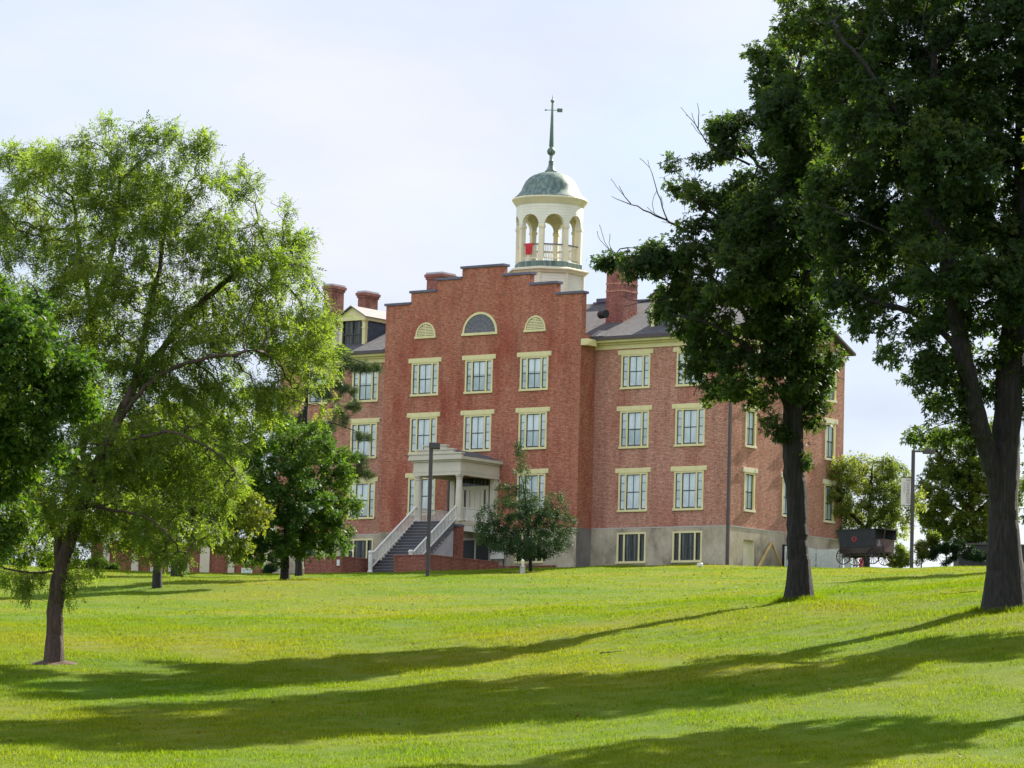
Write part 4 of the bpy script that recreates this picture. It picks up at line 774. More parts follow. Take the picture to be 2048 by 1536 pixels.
def skin_branches(name, pos, par, rad, m, parent, loc, sides=6, rough=.0):
    """tapered tubes from every node to its parent as one mesh"""
    ch = np.where(par >= 0)[0]; P0, P1 = pos[par[ch]], pos[ch]; r1 = rad[ch]; r0 = np.minimum(rad[par[ch]], r1 * 1.25 + .004)
    best = np.full(len(pos), -1)
    for i in np.argsort(rad[ch]): best[par[ch[i]]] = ch[i]
    big = best[par[ch]] == ch; r0 = np.where(big, np.minimum(rad[par[ch]], r1 * 2.0), np.minimum(rad[par[ch]] * .8, r1 * 1.1))
    d = unit(P1 - P0); dp = d.copy(); pp = par[par[ch]]; ok = pp >= 0; dp[ok] = unit(pos[par[ch]][ok] - pos[pp][ok]); use = big & ok
    d0 = np.where(use[:, None], unit(d + dp), d); nx = np.full((len(ch),), -1); 
    dn = d.copy(); hb = best[ch] >= 0; dn[hb] = unit(pos[best[ch[hb]]] - P1[hb]); d1 = unit(d + dn)
    ref = np.array([.31, .95, .05]) ; out = []
    def rg(P, dd, r, seed):
        a = unit(np.cross(dd, ref)); b = np.cross(dd, a); t = np.arange(sides) * 2 * np.pi / sides
        w_ = 1 + rough * (np.sin(3 * t + P[:, 2:3] * 1.7) + .6 * np.sin(5 * t - P[:, 2:3] * 2.3 + 1))
        return P[:, None] + (r[:, None] * w_)[..., None] * (a[:, None] * np.cos(t)[None, :, None] + b[:, None] * np.sin(t)[None, :, None])
    R0, R1 = rg(P0, d0, r0, 0), rg(P1, d1, r1, 1); n = len(ch)
    V = np.concatenate([R0, R1], 1).reshape(-1, 3); i = np.arange(sides); j = (i + 1) % sides
    F = np.stack([i, j, j + sides, i + sides], -1)[None] + (np.arange(n) * 2 * sides)[:, None, None]; F = F.reshape(-1, 4)
    me = bpy.data.meshes.new(name); me.vertices.add(len(V)); me.vertices.foreach_set('co', (V - np.asarray(loc)).astype(np.float32).ravel()); me.loops.add(F.size); me.loops.foreach_set('vertex_index', F.astype(np.int32).ravel())
    me.polygons.add(len(F)); me.polygons.foreach_set('loop_start', np.arange(0, F.size, 4, dtype=np.int32)); me.update(calc_edges=True); me.shade_smooth(); me.materials.append(m)
    o = bpy.data.objects.new(name, me); col.objects.link(o); o.parent = parent; return o
def spline(pts, D):
    P_ = np.asarray(pts, float)
    if len(P_) < 3:
        k = max(1, int(round(np.linalg.norm(P_[1] - P_[0]) / D))); return [P_[0] + (P_[1] - P_[0]) * i / k for i in range(k + 1)]
    Q = np.vstack([2 * P_[0] - P_[1], P_, 2 * P_[-1] - P_[-2]]); out = [P_[0]]
    for i in range(1, len(Q) - 2):
        a, b, c, d_ = Q[i - 1], Q[i], Q[i + 1], Q[i + 2]; k = max(1, int(round(np.linalg.norm(c - b) / D)))
        for j in range(1, k + 1):
            t = j / k; out.append(.5 * (2 * b + (c - a) * t + (2 * a - 5 * b + 4 * c - d_) * t * t + (3 * b - a - 3 * c + d_) * t ** 3))
    return out
def grow(paths, att, D, dk, di, jit, grav, iters=140):
    pos, par = [], []
    for path in paths:
        path = np.asarray(path, float); st = -1
        if pos:
            dd = np.linalg.norm(np.array(pos) - path[0], axis=1); st = int(dd.argmin())
        prev = st
        if st < 0: pos.append(path[0]); par.append(-1); prev = 0
        for i, q in enumerate(spline(path, D)[1:]): pos.append(q + rng.normal(0, jit, 3) * .06 * (i > 3)); par.append(prev); prev = len(pos) - 1
    pos = [np.array(pos)]; par = list(par); P = pos[0]; A = att.copy()
    d2 = np.empty(len(A)); ni = np.empty(len(A), int)
    for c0 in range(0, len(A), 400):
        q = ((A[c0:c0 + 400, None] - P[None]) ** 2).sum(2); ni[c0:c0 + 400] = q.argmin(1); d2[c0:c0 + 400] = q.min(1)
    for it in range(iters):
        k = d2 > dk * dk; A, d2, ni = A[k], d2[k], ni[k]
        act = d2 < di * di
        if not len(A): break
        if not act.any(): act = d2 <= np.partition(d2, min(5, len(d2) - 1))[min(5, len(d2) - 1)]
        u, inv = np.unique(ni[act], return_inverse=True); dr = np.zeros((len(u), 3)); np.add.at(dr, inv, unit(A[act] - P[ni[act]]))
        dr = unit(unit(dr) + rng.normal(0, jit, dr.shape) + np.array([0, 0, grav])); new = P[u] + dr * D
        base = len(P); P = np.concatenate([P, new]); par += u.tolist(); q = ((A[:, None] - new[None]) ** 2).sum(2); m_ = q.min(1); am = q.argmin(1); b = m_ < d2; d2 = np.where(b, m_, d2); ni = np.where(b, am + base, ni)
        if len(P) > 14000: break
    return P, np.array(par)
def in_blobs(blobs, d, n):
    """random points inside a union of ellipsoids; blob = (px, py, rx, ry[, depth offset]) in photo pixels at distance d"""
    vol = np.array([b[2] * b[2] * b[3] for b in blobs], float) ** .68; pick = rng.choice(len(blobs), n, p=vol / vol.sum()); U = d / 8000
    v = unit(rng.normal(size=(n, 3))) * (rng.random(n) ** (1 / 2.4))[:, None]; out = np.empty((n, 3))
    for i, b in enumerate(blobs):
        k = pick == i; c = at(b[0], b[1], d + (b[4] if len(b) > 4 else 0)); q = v[k]
        out[k] = c + q[:, :1] * b[2] * U * RH + q[:, 1:2] * (.9 * b[2] * U) * HD + q[:, 2:3] * b[3] * U * np.array([0, 0, 1])
    return out
def tree(name, label, d, base, paths, blobs, natt, leaf, nleaf, lsize, tpl, lm, bark='bark', r0=.3, D=.35, dk=.55, di=3.0, jit=.25, grav=.03, tip=.007, twig=3, spread=.3, droop=.4, group=None, cat='tree', spread_off=1.6, bare=(), flare=1.0, sides=7, tints=(.45, .22, .25), rough=.03, crown='crown', upn=.9, gap=.22, gapf=2.2):
    bp = at(base[0], base[1], d); zb_ = gz(bp[0], bp[1]); loc = np.array([bp[0], bp[1], zb_ - .05])
    root = thing(name, label, cat, loc, 0, group)
    bl = []
    for i, b in enumerate(blobs): bl.append(b if len(b) > 4 else (*b, float(rng.uniform(-1, 1)) * min(spread_off, b[2] * d / 8000 * 1.2)))
    W3 = []
    for i, pth in enumerate(paths):
        W3.append([at(q[0], q[1], d + (q[2] if len(q) > 2 else 0)) for q in pth])
    W3[0][0] = loc - np.array([0, 0, .3])
    att = in_blobs(bl, d, natt); P, par = grow(W3, att, D, dk, di, jit, grav)
    n = len(P); kids = np.zeros(n, int); np.add.at(kids, par[par >= 0], 1); tips = (kids == 0).astype(float)
    cnt = tips.copy()
    for i in range(n - 1, 0, -1):
        if par[i] >= 0: cnt[par[i]] += cnt[i]
    pw = math.log(max(2, cnt[0])) / math.log(r0 / tip); rad = tip * cnt ** (1 / pw)
    hh = P[:, 2] - loc[2]; rad = rad * np.where(rad > r0 * .5, 1 + flare * np.exp(-np.maximum(hh, 0) / (r0 * 1.1)), 1)
    bc = np.full(n, -1)
    for i in np.argsort(rad): 
        if par[i] >= 0: bc[par[i]] = i
    inner = np.where((par >= 0) & (bc >= 0))[0]; inner = inner[bc[par[inner]] == inner]
    for _ in range(10): rad[inner] = .4 * rad[inner] + .3 * (rad[par[inner]] + rad[bc[inner]])
    tn = np.where(cnt <= twig)[0]; tn = tn[P[tn, 2] > loc[2] + .25] if (P[tn, 2] > loc[2] + .25).any() else tn
    if gap and len(tn) > 60:
        g_ = lowf(P[tn] * (1, 1, 1.7), gapf, n); tn = tn[g_ > np.quantile(g_, gap)]
    skin_branches('trunk', P, par, rad, M[bark], root, loc, sides, rough)
    for bp_ in bare:                                             # leafless twigs
        w3 = [at(q[0], q[1], d + (q[2] if len(q) > 2 else 0)) for q in bp_['path']]; pp = [w3[0]]; pr = [-1]
        for a, b in zip(w3[:-1], w3[1:]):
            k = max(1, int(np.linalg.norm(b - a) / .18))
            for i in range(1, k + 1): pp.append(a + (b - a) * i / k + rng.normal(0, .015, 3)); pr.append(len(pp) - 2)
        m0 = len(pp)
        for i in range(int(m0 * .25), m0, 2):
            if rng.random() < .75:
                q = pp[i]; dv_ = unit((pp[min(i + 1, m0 - 1)] - pp[i - 1]) + rng.normal(0, .7, 3) * np.linalg.norm(pp[min(i + 1, m0 - 1)] - pp[i - 1]) + np.array([0, 0, .12])); pv = i
                for s_ in range(rng.integers(2, 7)): q = q + dv_ * .15; dv_ = unit(dv_ + rng.normal(0, .22, 3) + np.array([0, 0, .06])); pp.append(q); pr.append(pv); pv = len(pp) - 1
        pp, pr = np.array(pp), np.array(pr); rr = np.where(np.arange(len(pp)) < m0, np.linspace(bp_['r'], .008, len(pp) if False else m0).tolist() + [0.009] * (len(pp) - m0), .009)
        skin_branches('dead_limb', pp, pr, rr, M[bark], root, loc, 5)
    pick = tn[rng.integers(0, len(tn), nleaf)]; t = rng.random(nleaf)[:, None]; C = P[pick] * t + P[par[pick]] * (1 - t); off = unit(rng.normal(size=(nleaf, 3))) * (spread * rng.random(nleaf) ** .6)[:, None]; C = C + off
    bd = unit(P[pick] - P[par[pick]]); A = unit(bd * .5 + off / spread * .8 + rng.normal(0, .5, (nleaf, 3)) + np.array([0, 0, -droop])); Nn = rng.normal(0, .6, (nleaf, 3)) + np.array([0, 0, upn]) + .25 * unit(C - loc)
    tint = np.clip(tints[0] + tints[1] * rng.normal(size=nleaf) * .7 + tints[2] * lowf(C, 1.1, len(P)), 0, 1)
    if nleaf: leaves(crown, C, A, Nn, lsize * rng.uniform(.65, 1.3, nleaf), tint, tpl, M[lm], root, loc)
    return root

# feathery tree, left foreground
tree('locust_tree', 'tall feathery light green tree with forked trunk in a mulch ring on the lawn', 112, (107, 1323),
     [[(107, 1323), (110, 1240), (115, 1180), (122, 1130), (112, 1070, .2), (78, 985, .6), (48, 900, .9), (25, 780, 1.2), (40, 640, 1.4)],
      [(122, 1130), (140, 1080, -.2), (165, 1010, -.5), (195, 930, -.8), (232, 850, -1), (262, 780, -1.0), (282, 700, -.8), (298, 620, -.4), (318, 540, 0), (330, 440, .2)],
      [(115, 1075), (135, 1000, .8), (160, 920, 1.2), (180, 820, 1.4), (186, 700, 1.2), (184, 620, 1.0), (165, 540, 1.2), (150, 440, 1.2)],
      [(184, 620, 1.0), (215, 545, .6), (232, 450, .4), (240, 360, .2)],
      [(232, 850, -1), (290, 775, -1.4), (350, 735, -1.7), (420, 715, -2.0), (510, 700, -1.8)], [(262, 780, -1), (330, 690, -.2), (400, 610, .3), (480, 540, .6), (560, 500, .6)],
      [(195, 930, -.8), (270, 880, -1.6), (340, 865, -2.0), (410, 890, -2.2), (470, 940, -2.2)], [(165, 1010, -.5), (230, 1020, -1.4), (300, 1040, -1.8), (350, 1085, -1.8)],
      [(118, 1140), (70, 1146, -.4), (10, 1136, -.9), (-60, 1110, -1.2)], [(48, 900, .9), (-20, 820, .4), (-70, 700, .2)]],
     [(60, 450, 125, 130), (200, 375, 175, 120), (330, 410, 160, 130), (215, 260, 60, 30), (310, 262, 60, 30), (390, 290, 60, 40), (70, 320, 90, 45), (100, 600, 150, 140), (260, 560, 170, 140), (430, 480, 110, 100), (480, 560, 110, 80), (565, 470, 80, 28), (470, 365, 60, 55), (535, 420, 62, 40), (600, 510, 55, 40), (25, 330, 60, 40), (130, 300, 60, 35), (520, 540, 120, 70), (580, 650, 105, 90), (640, 640, 50, 50),
      (480, 670, 150, 110), (615, 740, 80, 62), (650, 700, 45, 40), (655, 820, 40, 30), (330, 700, 150, 110), (190, 760, 140, 110), (50, 760, 120, 130), (420, 800, 150, 90), (560, 790, 70, 50), (250, 900, 160, 100), (400, 930, 120, 80), (110, 960, 140, 100), (300, 1040, 160, 70), (60, 1080, 110, 60), (420, 1010, 70, 70), (-60, 600, 100, 250), (190, 1110, 80, 50), (40, 1175, 60, 22), (155, 1180, 30, 25), (340, 1110, 70, 30), (-40, 950, 90, 150)],
     11000, None, 66000, .235, T_FROND, 'lf_locust', 'bark_warm', r0=.235, D=.24, dk=.31, di=2.6, jit=.3, grav=-.02, twig=4, spread=.24, droop=.35, upn=1.3, flare=.5, gap=.32, tints=(.5, .2, .28), sides=8)
# dark glossy maple entering from the left edge
tree('maple_tree', 'dense dark green maple reaching in from the left edge before the feathery tree', 95, (-190, 1395),
     [[(-190, 1395), (-185, 1200), (-180, 1000), (-170, 800), (-165, 620)], [(-180, 1000), (-90, 920), (0, 850), (80, 790)], [(-180, 960), (-90, 1010), (-20, 1040)], [(-170, 800), (-80, 720), (10, 660), (60, 620)], [(-165, 700), (-100, 610), (-50, 570)]],
     [(-60, 640, 120, 100), (55, 610, 62, 62), (-20, 780, 120, 105), (120, 745, 80, 62), (150, 800, 68, 50), (85, 880, 80, 65), (-25, 930, 110, 80), (45, 975, 45, 40), (5, 1080, 62, 38), (-180, 800, 120, 250), (20, 690, 100, 80)],
     4200, None, 42000, .125, T_MAPLE, 'lf_maple', r0=.3, D=.24, dk=.32, twig=4, spread=.34, droop=.45, tints=(.45, .25, .28))
# small round maple before the hall
tree('maple_tree', 'small rounded dark maple standing before the left wing of the hall', 190, (570, 1160),
     [[(570, 1160), (571, 1120), (573, 1070), (578, 980), (588, 900)], [(572, 1090), (530, 1050), (490, 1010)], [(573, 1080), (620, 1040), (660, 1010), (700, 1000)], [(575, 1040), (640, 980), (680, 930)], [(574, 1060), (540, 990), (520, 930)]],
     [(590, 890, 85, 58), (535, 950, 85, 75), (640, 940, 82, 75), (580, 1020, 110, 70), (655, 1030, 75, 60), (510, 1020, 60, 70), (702, 1004, 36, 24), (630, 1085, 70, 38), (540, 1090, 60, 38), (670, 1075, 45, 30), (560, 850, 50, 22), (505, 1115, 35, 22), (690, 960, 30, 30), (470, 1060, 35, 45)],
     3000, None, 30000, .15, T_MAPLE, 'lf_maple', r0=.2, D=.24, dk=.32, twig=4, spread=.30, droop=.45, tints=(.42, .22, .35), flare=.4)
tree('maple_tree', 'yellowing maple with a dark slim trunk behind the feathery tree', 178, (315, 1172),
     [[(315, 1172), (315, 1120), (318, 1070), (325, 980), (335, 900)], [(316, 1090), (370, 1040), (430, 1010), (480, 1000)], [(318, 1060), (260, 1000), (230, 950)], [(322, 1010), (380, 950), (420, 900)]],
     [(300, 900, 90, 75), (385, 920, 100, 80), (435, 990, 80, 65), (330, 1010, 95, 60), (240, 960, 70, 70), (455, 1070, 55, 38), (395, 1060, 65, 40), (475, 1105, 40, 30), (260, 1060, 60, 40), (340, 840, 70, 40), (500, 1030, 50, 45)],
     2800, None, 34000, .15, T_MAPLE, 'lf_yellow', r0=.2, D=.26, dk=.36, twig=4, spread=.32, droop=.45, tints=(.5, .25, .35), flare=.3)
tree('maple_tree', 'green maple with a thick trunk between the left trees and the brick annex', 205, (355, 1161),
     [[(355, 1161), (355, 1110), (352, 1050), (350, 960), (360, 860)], [(353, 1060), (410, 1000), (450, 960)], [(353, 1050), (290, 990), (240, 940)]],
     [(360, 850, 110, 70), (450, 890, 90, 70), (260, 870, 90, 70), (420, 960, 90, 60), (200, 960, 90, 80), (150, 1040, 90, 60), (350, 1000, 100, 60), (60, 1020, 90, 80), (500, 940, 60, 60)],
     2400, None, 26000, .19, T_MAPLE, 'lf_maple', r0=.3, D=.36, dk=.6, twig=4, spread=.36, tints=(.5, .22, .3), flare=.3)
tree('pine_tree', 'dark pine whose layered tufts reach across the left wing windows', 211, (598, 1146),
     [[(598, 1146), (602, 1000), (610, 850), (618, 700), (622, 640)], [(606, 930), (650, 925, -.5), (690, 930, -.8), (722, 945, -1)], [(610, 850), (655, 845, -.4), (700, 858, -.8), (735, 872, -1)], [(614, 790), (650, 770, -.6), (690, 775, -1), (722, 815, -1)], [(617, 730), (660, 715, -.4), (710, 720, -.8), (755, 735, -1)], [(606, 920), (560, 900), (520, 900)], [(612, 800), (560, 780), (510, 790)], [(617, 730), (560, 700), (520, 700)]],
     [(735, 738, 36, 15, -1), (690, 742, 30, 12, -.8), (690, 778, 34, 13, -1), (700, 818, 30, 15, -1), (660, 800, 30, 10, -.6), (727, 878, 26, 11, -1), (712, 918, 32, 15, -1), (726, 948, 28, 17, -1), (700, 960, 30, 14, -.8), (660, 700, 40, 14), (640, 860, 40, 14), (650, 920, 40, 14), (560, 700, 50, 14), (530, 790, 60, 16), (530, 900, 60, 16), (620, 650, 25, 20), (560, 840, 60, 14)],
     1800, None, 17000, .17, T_TUFT, 'lf_pine', r0=.2, D=.22, dk=.3, di=2.5, jit=.15, twig=3, spread=.2, droop=-.2, gap=0, tints=(.4, .25, .3), flare=.2, spread_off=1.0)
tree('holly_tree', 'dark fine leaved bushy tree with a thin upright top in front of the gable wall', 212, (1062, 1143),
     [[(1062, 1143), (1060, 1110), (1055, 1050), (1050, 1000), (1047, 965)], [(1061, 1120), (1078, 1085), (1100, 1050)], [(1060, 1115), (1040, 1080), (1005, 1055), (970, 1045)], [(1056, 1060), (1090, 1030), (1120, 1015)]],
     [(1045, 1035, 82, 42), (1050, 1078, 92, 34), (978, 1042, 34, 38), (1108, 1015, 32, 44), (1058, 995, 42, 28), (1012, 985, 26, 26), (1045, 945, 24, 26), (1035, 900, 14, 22), (1050, 905, 10, 14), (1041, 885, 12, 16), (1050, 1095, 80, 26), (1110, 1085, 45, 26), (1085, 1090, 56, 26), (995, 1082, 48, 24), (1132, 1068, 22, 26), (1075, 1040, 62, 34), (965, 1060, 24, 22), (1140, 1045, 18, 24)],
     3200, None, 52000, .085, T_OVAL, 'lf_holly', gap=.2, r0=.10, D=.2, dk=.3, di=2, twig=4, spread=.22, droop=.1, tints=(.45, .28, .3), flare=.2, spread_off=.8, tip=.005)
# large tree on the right lawn
tree('oak_tree', 'dark leafy tree with bare dead limbs on the slope in front of the hall corner', 128, (1597, 1199),
     [[(1597, 1199), (1598, 1140), (1594, 1080), (1592, 1000), (1588, 930), (1586, 850), (1590, 780), (1602, 700), (1612, 600), (1610, 480), (1600, 350), (1590, 220), (1600, 120)],
      [(1587, 860), (1568, 800, -.3), (1540, 755, -.7), (1500, 700, -1.2), (1440, 660, -1.6), (1400, 640, -1.6), (1350, 630, -1.4)], [(1590, 780), (1560, 720, .6), (1500, 640, 1.2), (1430, 560, 1.4), (1370, 520, 1.0), (1300, 500, .8), (1240, 495, .6)],
      [(1602, 700), (1560, 620, -.6), (1510, 530, -1), (1450, 450, -1.2), (1400, 410, -1)], [(1612, 600), (1660, 540, .4), (1690, 480, .6)], [(1590, 800), (1630, 760, -.4), (1670, 740, -.6)], [(1610, 480), (1560, 380, .4), (1500, 310, .6), (1460, 270, .6)], [(1600, 350), (1650, 260, -.4), (1680, 180, -.5)]],
     [(1365, 350, 50, 45), (1400, 410, 60, 50), (1290, 520, 60, 34), (1218, 525, 36, 22), (1400, 520, 90, 75), (1345, 620, 62, 45), (1430, 680, 78, 62), (1500, 755, 82, 52), (1540, 600, 130, 100), (1560, 430, 140, 110), (1650, 560, 80, 95), (1625, 690, 65, 65), (1662, 745, 30, 48), (1465, 270, 60, 62), (1545, 130, 55, 80), (1620, 250, 130, 110), (1545, 845, 40, 24), (1630, 905, 18, 30), (1640, 835, 26, 22), (1425, 785, 40, 26), (1650, 100, 110, 100), (1610, 800, 45, 40), (1480, 470, 80, 70), (1480, 590, 80, 60), (1400, 740, 40, 40), (1600, 500, 90, 100, -2.2), (1590, 640, 80, 80, -1.8), (1600, 340, 90, 100, -2.2), (1590, 760, 50, 40, -1.2), (1560, 450, 110, 90, -3.2), (1600, 250, 100, 100, -3.4), (1480, 560, 80, 60, -3)],
     11000, None, 88000, .155, T_MAPLE, 'lf_oak', r0=.345, D=.26, dk=.33, di=2.6, jit=.28, twig=4, spread=.32, droop=.75, flare=.75, gap=.38, sides=10, tints=(.42, .2, .3), rough=.03, upn=.8,
     bare=[dict(path=[(1400, 470), (1350, 450), (1300, 425), (1262, 408), (1232, 398), (1222, 392)], r=.055), dict(path=[(1262, 408), (1248, 392), (1238, 372)], r=.02), dict(path=[(1335, 440), (1320, 400), (1308, 360), (1296, 320)], r=.025), dict(path=[(1500, 330), (1450, 305), (1412, 285), (1396, 258), (1376, 230), (1362, 215)], r=.045), dict(path=[(1396, 258), (1400, 225), (1395, 205)], r=.02), dict(path=[(1330, 560), (1270, 530), (1220, 500), (1202, 478)], r=.035), dict(path=[(1420, 570), (1360, 590), (1310, 600), (1250, 612)], r=.03)])
tree('oak_tree', 'huge dark tree with thick twin stemmed trunk at the right edge of the lawn', 116, (2012, 1219),
     [[(2010, 1219), (2009, 1160), (2008, 1080), (2008, 1000), (2010, 920), (2014, 840), (2022, 700), (2034, 580), (2042, 440), (2044, 300), (2042, 160), (2038, 40), (2036, -60)],
      [(2007, 1080), (2000, 1010, -.08), (1988, 950, -.2), (1974, 900, -.4), (1960, 850, -.7), (1944, 790, -.9), (1928, 710, -1.1), (1906, 600, -1.2), (1890, 480, -1.2), (1878, 350, -1), (1870, 220, -1), (1866, 80, -.8)],
      [(1950, 790, -.9), (1905, 730, -1.5), (1850, 690, -2), (1790, 690, -2.2), (1750, 720, -2.2)], [(1932, 720, -1.1), (1880, 660, -.4), (1810, 620, 0), (1740, 600, .2), (1680, 560, .3)], [(1908, 600, -1.2), (1850, 530, -1.8), (1780, 470, -2.2), (1700, 430, -2.4)],
      [(1890, 480, -1.2), (1830, 380, -.4), (1760, 290, 0), (1690, 230, 0)], [(1878, 350, -1), (1800, 230, -1.8), (1730, 130, -2.2), (1670, 60, -2)], [(2048, 580), (2000, 480, 1), (1960, 380, 1.4), (1930, 260, 1.6)], [(2040, 700), (2100, 600, .6), (2150, 480, .8)], [(1966, 860, -.7), (1930, 840, -1.4), (1880, 850, -1.8), (1840, 870, -1.9)], [(2050, 300), (2110, 200), (2150, 60)], [(2018, 760), (2140, 700), (2260, 680), (2400, 700), (2520, 760)], [(2050, 440), (2180, 360), (2320, 330), (2430, 380)]],
     [(1750, 80, 150, 105), (1620, 30, 90, 70), (1900, 50, 160, 110), (2060, 60, 150, 140), (1800, 250, 150, 115), (1960, 270, 150, 125), (2085, 320, 110, 150), (1720, 410, 110, 90), (1860, 440, 140, 105), (2000, 490, 120, 115), (2105, 540, 90, 150), (1780, 580, 110, 62), (1900, 630, 95, 70), (2030, 690, 80, 80), (1855, 755, 62, 50), (1905, 825, 62, 34), (1838, 872, 34, 15), (1785, 700, 34, 40), (2095, 750, 70, 90), (2050, -80, 200, 100), (1850, -80, 200, 100), (1690, 160, 90, 80), (1680, 500, 80, 65), (1690, 590, 70, 50), (1650, 400, 70, 80), (1750, 650, 60, 36), (1890, 540, 90, 80, -2.4), (1900, 330, 100, 100, -2.4), (2040, 560, 80, 90, -2.2), (1750, 300, 110, 110, 4), (1800, 500, 100, 80, 4), (1700, 150, 110, 100, 4.5), (1900, 250, 120, 120, 4), (1930, 480, 100, 100, 4), (1950, 740, 60, 60), (1970, 150, 120, 100), (2250, 300, 200, 190), (2300, 560, 170, 140), (2230, 60, 190, 150), (2420, 420, 160, 160), (2420, 680, 150, 100), (2520, 800, 120, 70), (2330, 800, 120, 70), (2480, 900, 130, 70), (2620, 700, 150, 120)],  # low limbs far right, out of view, added to cast shade on the lawn
     16000, None, 150000, .165, T_MAPLE, 'lf_oak', r0=.50, D=.28, dk=.36, di=2.6, jit=.28, twig=4, spread=.34, droop=.7, flare=.6, gap=.38, sides=14, tints=(.36, .2, .3), rough=.03, upn=.8, tip=.009)
# bright tree partly outside the right edge; its shade falls across the near grass
tree('maple_tree', 'sunlit yellow green tree of which only leafy tips show at the right edge', 98, (2440, 1275),
     [[(2440, 1275), (2435, 1100), (2430, 900), (2430, 700), (2430, 500)], [(2430, 900), (2330, 760), (2230, 640), (2150, 520)], [(2430, 800), (2300, 560), (2180, 400), (2080, 300)], [(2430, 700), (2540, 560), (2620, 440)]],
     [(2125, 300, 88, 70), (2110, 200, 70, 50), (2200, 420, 130, 120), (2300, 250, 180, 150), (2420, 350, 200, 200), (2300, 600, 170, 110), (2520, 600, 180, 130), (2420, 150, 180, 120), (2170, 600, 70, 60), (2440, 760, 150, 60), (2250, 720, 130, 90), (2350, 860, 140, 60), (2580, 350, 180, 160), (2330, 480, 170, 130, 4), (2450, 560, 170, 130, 5)],
     4600, None, 56000, .15, T_MAPLE, 'lf_bright', r0=.35, D=.4, dk=.6, twig=4, spread=.36, tints=(.5, .2, .3))
tree('maple_tree', 'leafy green tree standing just right of the huge twin stemmed trunk', 178, (2235, 1160),
     [[(2235, 1160), (2232, 1080), (2230, 980), (2228, 860)], [(2232, 1060), (2160, 1010), (2090, 985), (2050, 970)], [(2230, 1000), (2150, 930), (2100, 880)], [(2231, 1010), (2310, 940)]],
     [(2085, 960, 60, 70), (2100, 860, 60, 60), (2160, 920, 90, 90), (2240, 850, 120, 90), (2330, 930, 100, 90), (2200, 1010, 110, 50), (2070, 1030, 42, 30), (2180, 790, 120, 80), (2320, 800, 130, 90), (2110, 930, 60, 50), (2300, 660, 150, 110), (2200, 700, 110, 80), (2400, 850, 120, 120)],
     3800, None, 42000, .17, T_MAPLE, 'lf_yellow', r0=.25, D=.36, dk=.6, twig=4, spread=.34, tints=(.4, .2, .3))
tree('small_tree', 'small pale yellow green tree behind the covered wagon', 238, (1733, 1128),
     [[(1733, 1128), (1734, 1090), (1738, 1040), (1742, 980), (1745, 930)], [(1736, 1060), (1690, 1020), (1650, 1000)], [(1737, 1050), (1780, 1020), (1810, 1000)]],
     [(1742, 958, 62, 34), (1692, 995, 56, 40), (1795, 1000, 46, 42), (1735, 1030, 85, 26), (1650, 1020, 40, 34), (1655, 970, 32, 26), (1820, 1045, 26, 20), (1690, 940, 44, 28), (1640, 1060, 30, 18), (1790, 950, 40, 30), (1825, 1000, 30, 34), (1770, 1070, 50, 18), (1690, 1065, 40, 18), (1720, 920, 30, 18), (1780, 930, 30, 20)],
     3400, None, 44000, .14, T_OVAL, 'lf_pale', r0=.2, D=.26, dk=.34, di=2.6, twig=4, spread=.3, droop=.3, tints=(.5, .25, .35), flare=.2)
tree('broad_tree', 'broad green tree behind the brown lamp post and clipped hedge', 254, (1948, 1128),
     [[(1948, 1128), (1946, 1080), (1944, 1020), (1940, 940), (1936, 880)], [(1945, 1040), (1900, 1010), (1860, 1000)], [(1945, 1030), (1995, 990), (2030, 960)], [(1942, 970), (1900, 930), (1870, 900)]],
     [(1935, 940, 85, 62), (1895, 1025, 72, 44), (1960, 875, 56, 44), (1868, 975, 40, 40), (1995, 990, 60, 72), (1890, 880, 44, 32), (1865, 1045, 36, 24), (1945, 1040, 70, 30), (1900, 960, 60, 50), (1990, 920, 60, 60), (1945, 1072, 75, 20), (1885, 1068, 45, 20)],
     3400, None, 34000, .17, T_MAPLE, 'lf_yellow', r0=.3, D=.3, dk=.4, twig=4, spread=.34, tints=(.32, .22, .35), flare=.2)
def bush(name, label, d, base, blobs, n, size, tpl, lm, cat='bush', tints=(.4, .2, .3), crown='foliage'):
    tree(name, label, d, base, [[(base[0], base[1]), (base[0], base[1] - 12), (base[0], base[1] - 22)]], blobs, 420, None, n, size, tpl, lm, r0=.05, D=.22, dk=.3, di=3, twig=6, spread=.22, droop=0, tints=tints, flare=0, cat=cat, spread_off=.4, crown=crown, tip=.006)
bush('hedge', 'dark clipped hedge in front of the grey shed', 246, (1893, 1128), [(1893, 1102, 28, 24), (1874, 1106, 18, 22), (1916, 1100, 22, 24), (1945, 1108, 22, 16), (1972, 1112, 20, 12)], 22000, .10, T_OVAL, 'lf_dark', 'hedge', (.2, .12, .2))
bush('bush', 'grey green bush at the foot of the brown lamp post', 246, (1843, 1130), [(1840, 1105, 18, 24), (1856, 1098, 20, 30), (1868, 1080, 18, 20)], 7000, .12, T_OVAL, 'lf_pale', tints=(.2, .2, .3))
bush('bush', 'faint distant bush between the wagon and the brown lamp post', 290, (1800, 1140), [(1800, 1110, 22, 22), (1786, 1118, 16, 18), (1814, 1118, 14, 18)], 6000, .15, T_OVAL, 'lf_pale', tints=(.4, .2, .3))
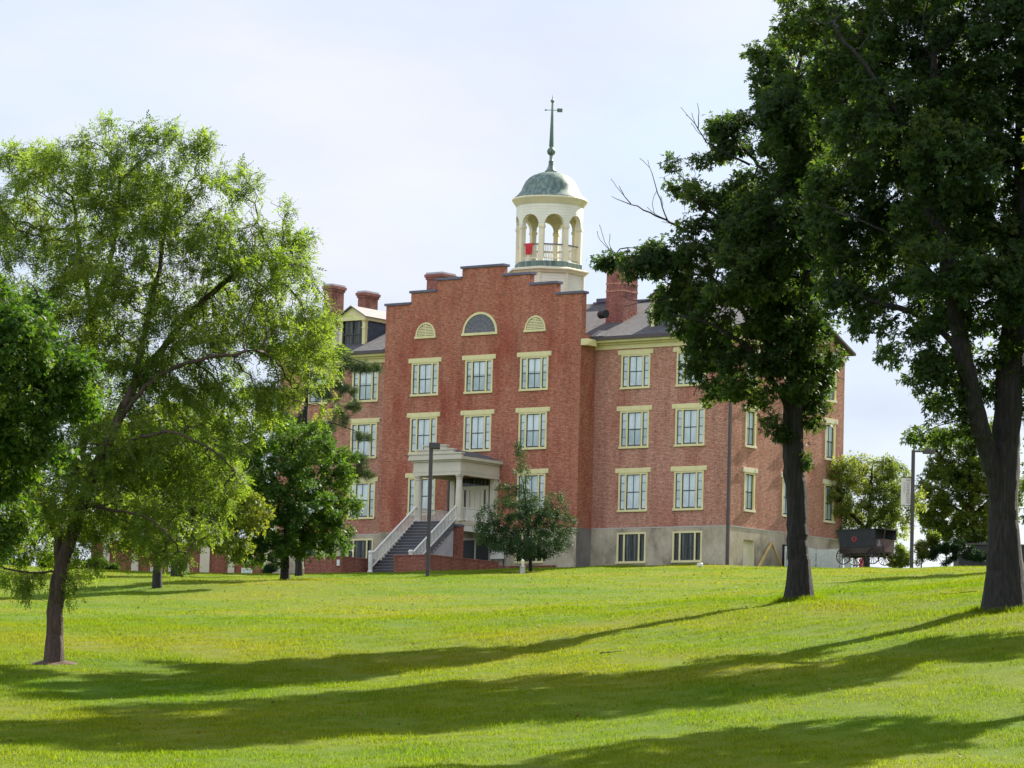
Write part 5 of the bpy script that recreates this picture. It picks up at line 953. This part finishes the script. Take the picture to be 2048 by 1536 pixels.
bush('bush', 'round clipped bush behind the small dark maple', 232, (537, 1156), [(537, 1145, 19, 15)], 6000, .08, T_OVAL, 'lf_dark', tints=(.4, .2, .3))
# bushes that close the view under the left trees
bush('bush', 'low dark shrub by the left edge beyond the lawn', 232, (40, 1165), [(30, 1140, 50, 26), (85, 1142, 45, 24), (-30, 1140, 45, 26)], 8000, .14, T_OVAL, 'lf_maple', tints=(.3, .2, .3))
bush('bush', 'rounded green shrub left of the brick annex', 240, (215, 1163), [(200, 1140, 45, 24), (160, 1142, 40, 22)], 7000, .14, T_OVAL, 'lf_maple', tints=(.4, .2, .3))

# ------------------------------------------------------------------ litter
n = 900; d = rng.uniform(80, 215, n); s = rng.uniform(-1, 1, n) * d * .128; x, y = sdpos(s, d); z = gz_sd(s, d) + .05
leaves('fallen_leaves', np.stack([x, y, z], -1), rng.normal(size=(n, 3)) * (1, 1, .3), rng.normal(0, .4, (n, 3)) + (0, 0, 1), rng.uniform(.05, .10, n), rng.random(n), T_MAPLE, M['fallen'], None, (0, 0, 0))
tag(bpy.data.objects['fallen_leaves'], 'scattered brown fallen leaves on the lawn', 'leaves', kind='stuff')
def twig_on(px, py, d, L, a, label):
    p = at(px, py, d); z = gz(p[0], p[1]); r = thing('fallen_branch', label, 'branch', (p[0], p[1], z)); q = p.copy(); q[2] = z + .05; mb = MB(); dr = np.array([math.cos(a), math.sin(a), 0])
    for k in range(6):
        q2 = q + dr * L / 6 + np.array([rng.normal(0, .03), rng.normal(0, .03), 0]); q2[2] = gz(q2[0], q2[1]) + .05; mb.tube(q, q2, .02 - .002 * k, .018 - .002 * k, 6)
        if k in (2, 4): q3 = q2 + np.array([-dr[1], dr[0], .1]) * .3; mb.tube(q2, q3, .01, .004, 5)
        q = q2
    mb.build('stick', M['bark'], r)
twig_on(1880, 1186, 125, 1.1, ang - .5, 'thin fallen branch on the grass left of the huge trunk'); twig_on(1200, 1315, 113, .6, ang + .3, 'short fallen stick on the sunlit middle lawn')
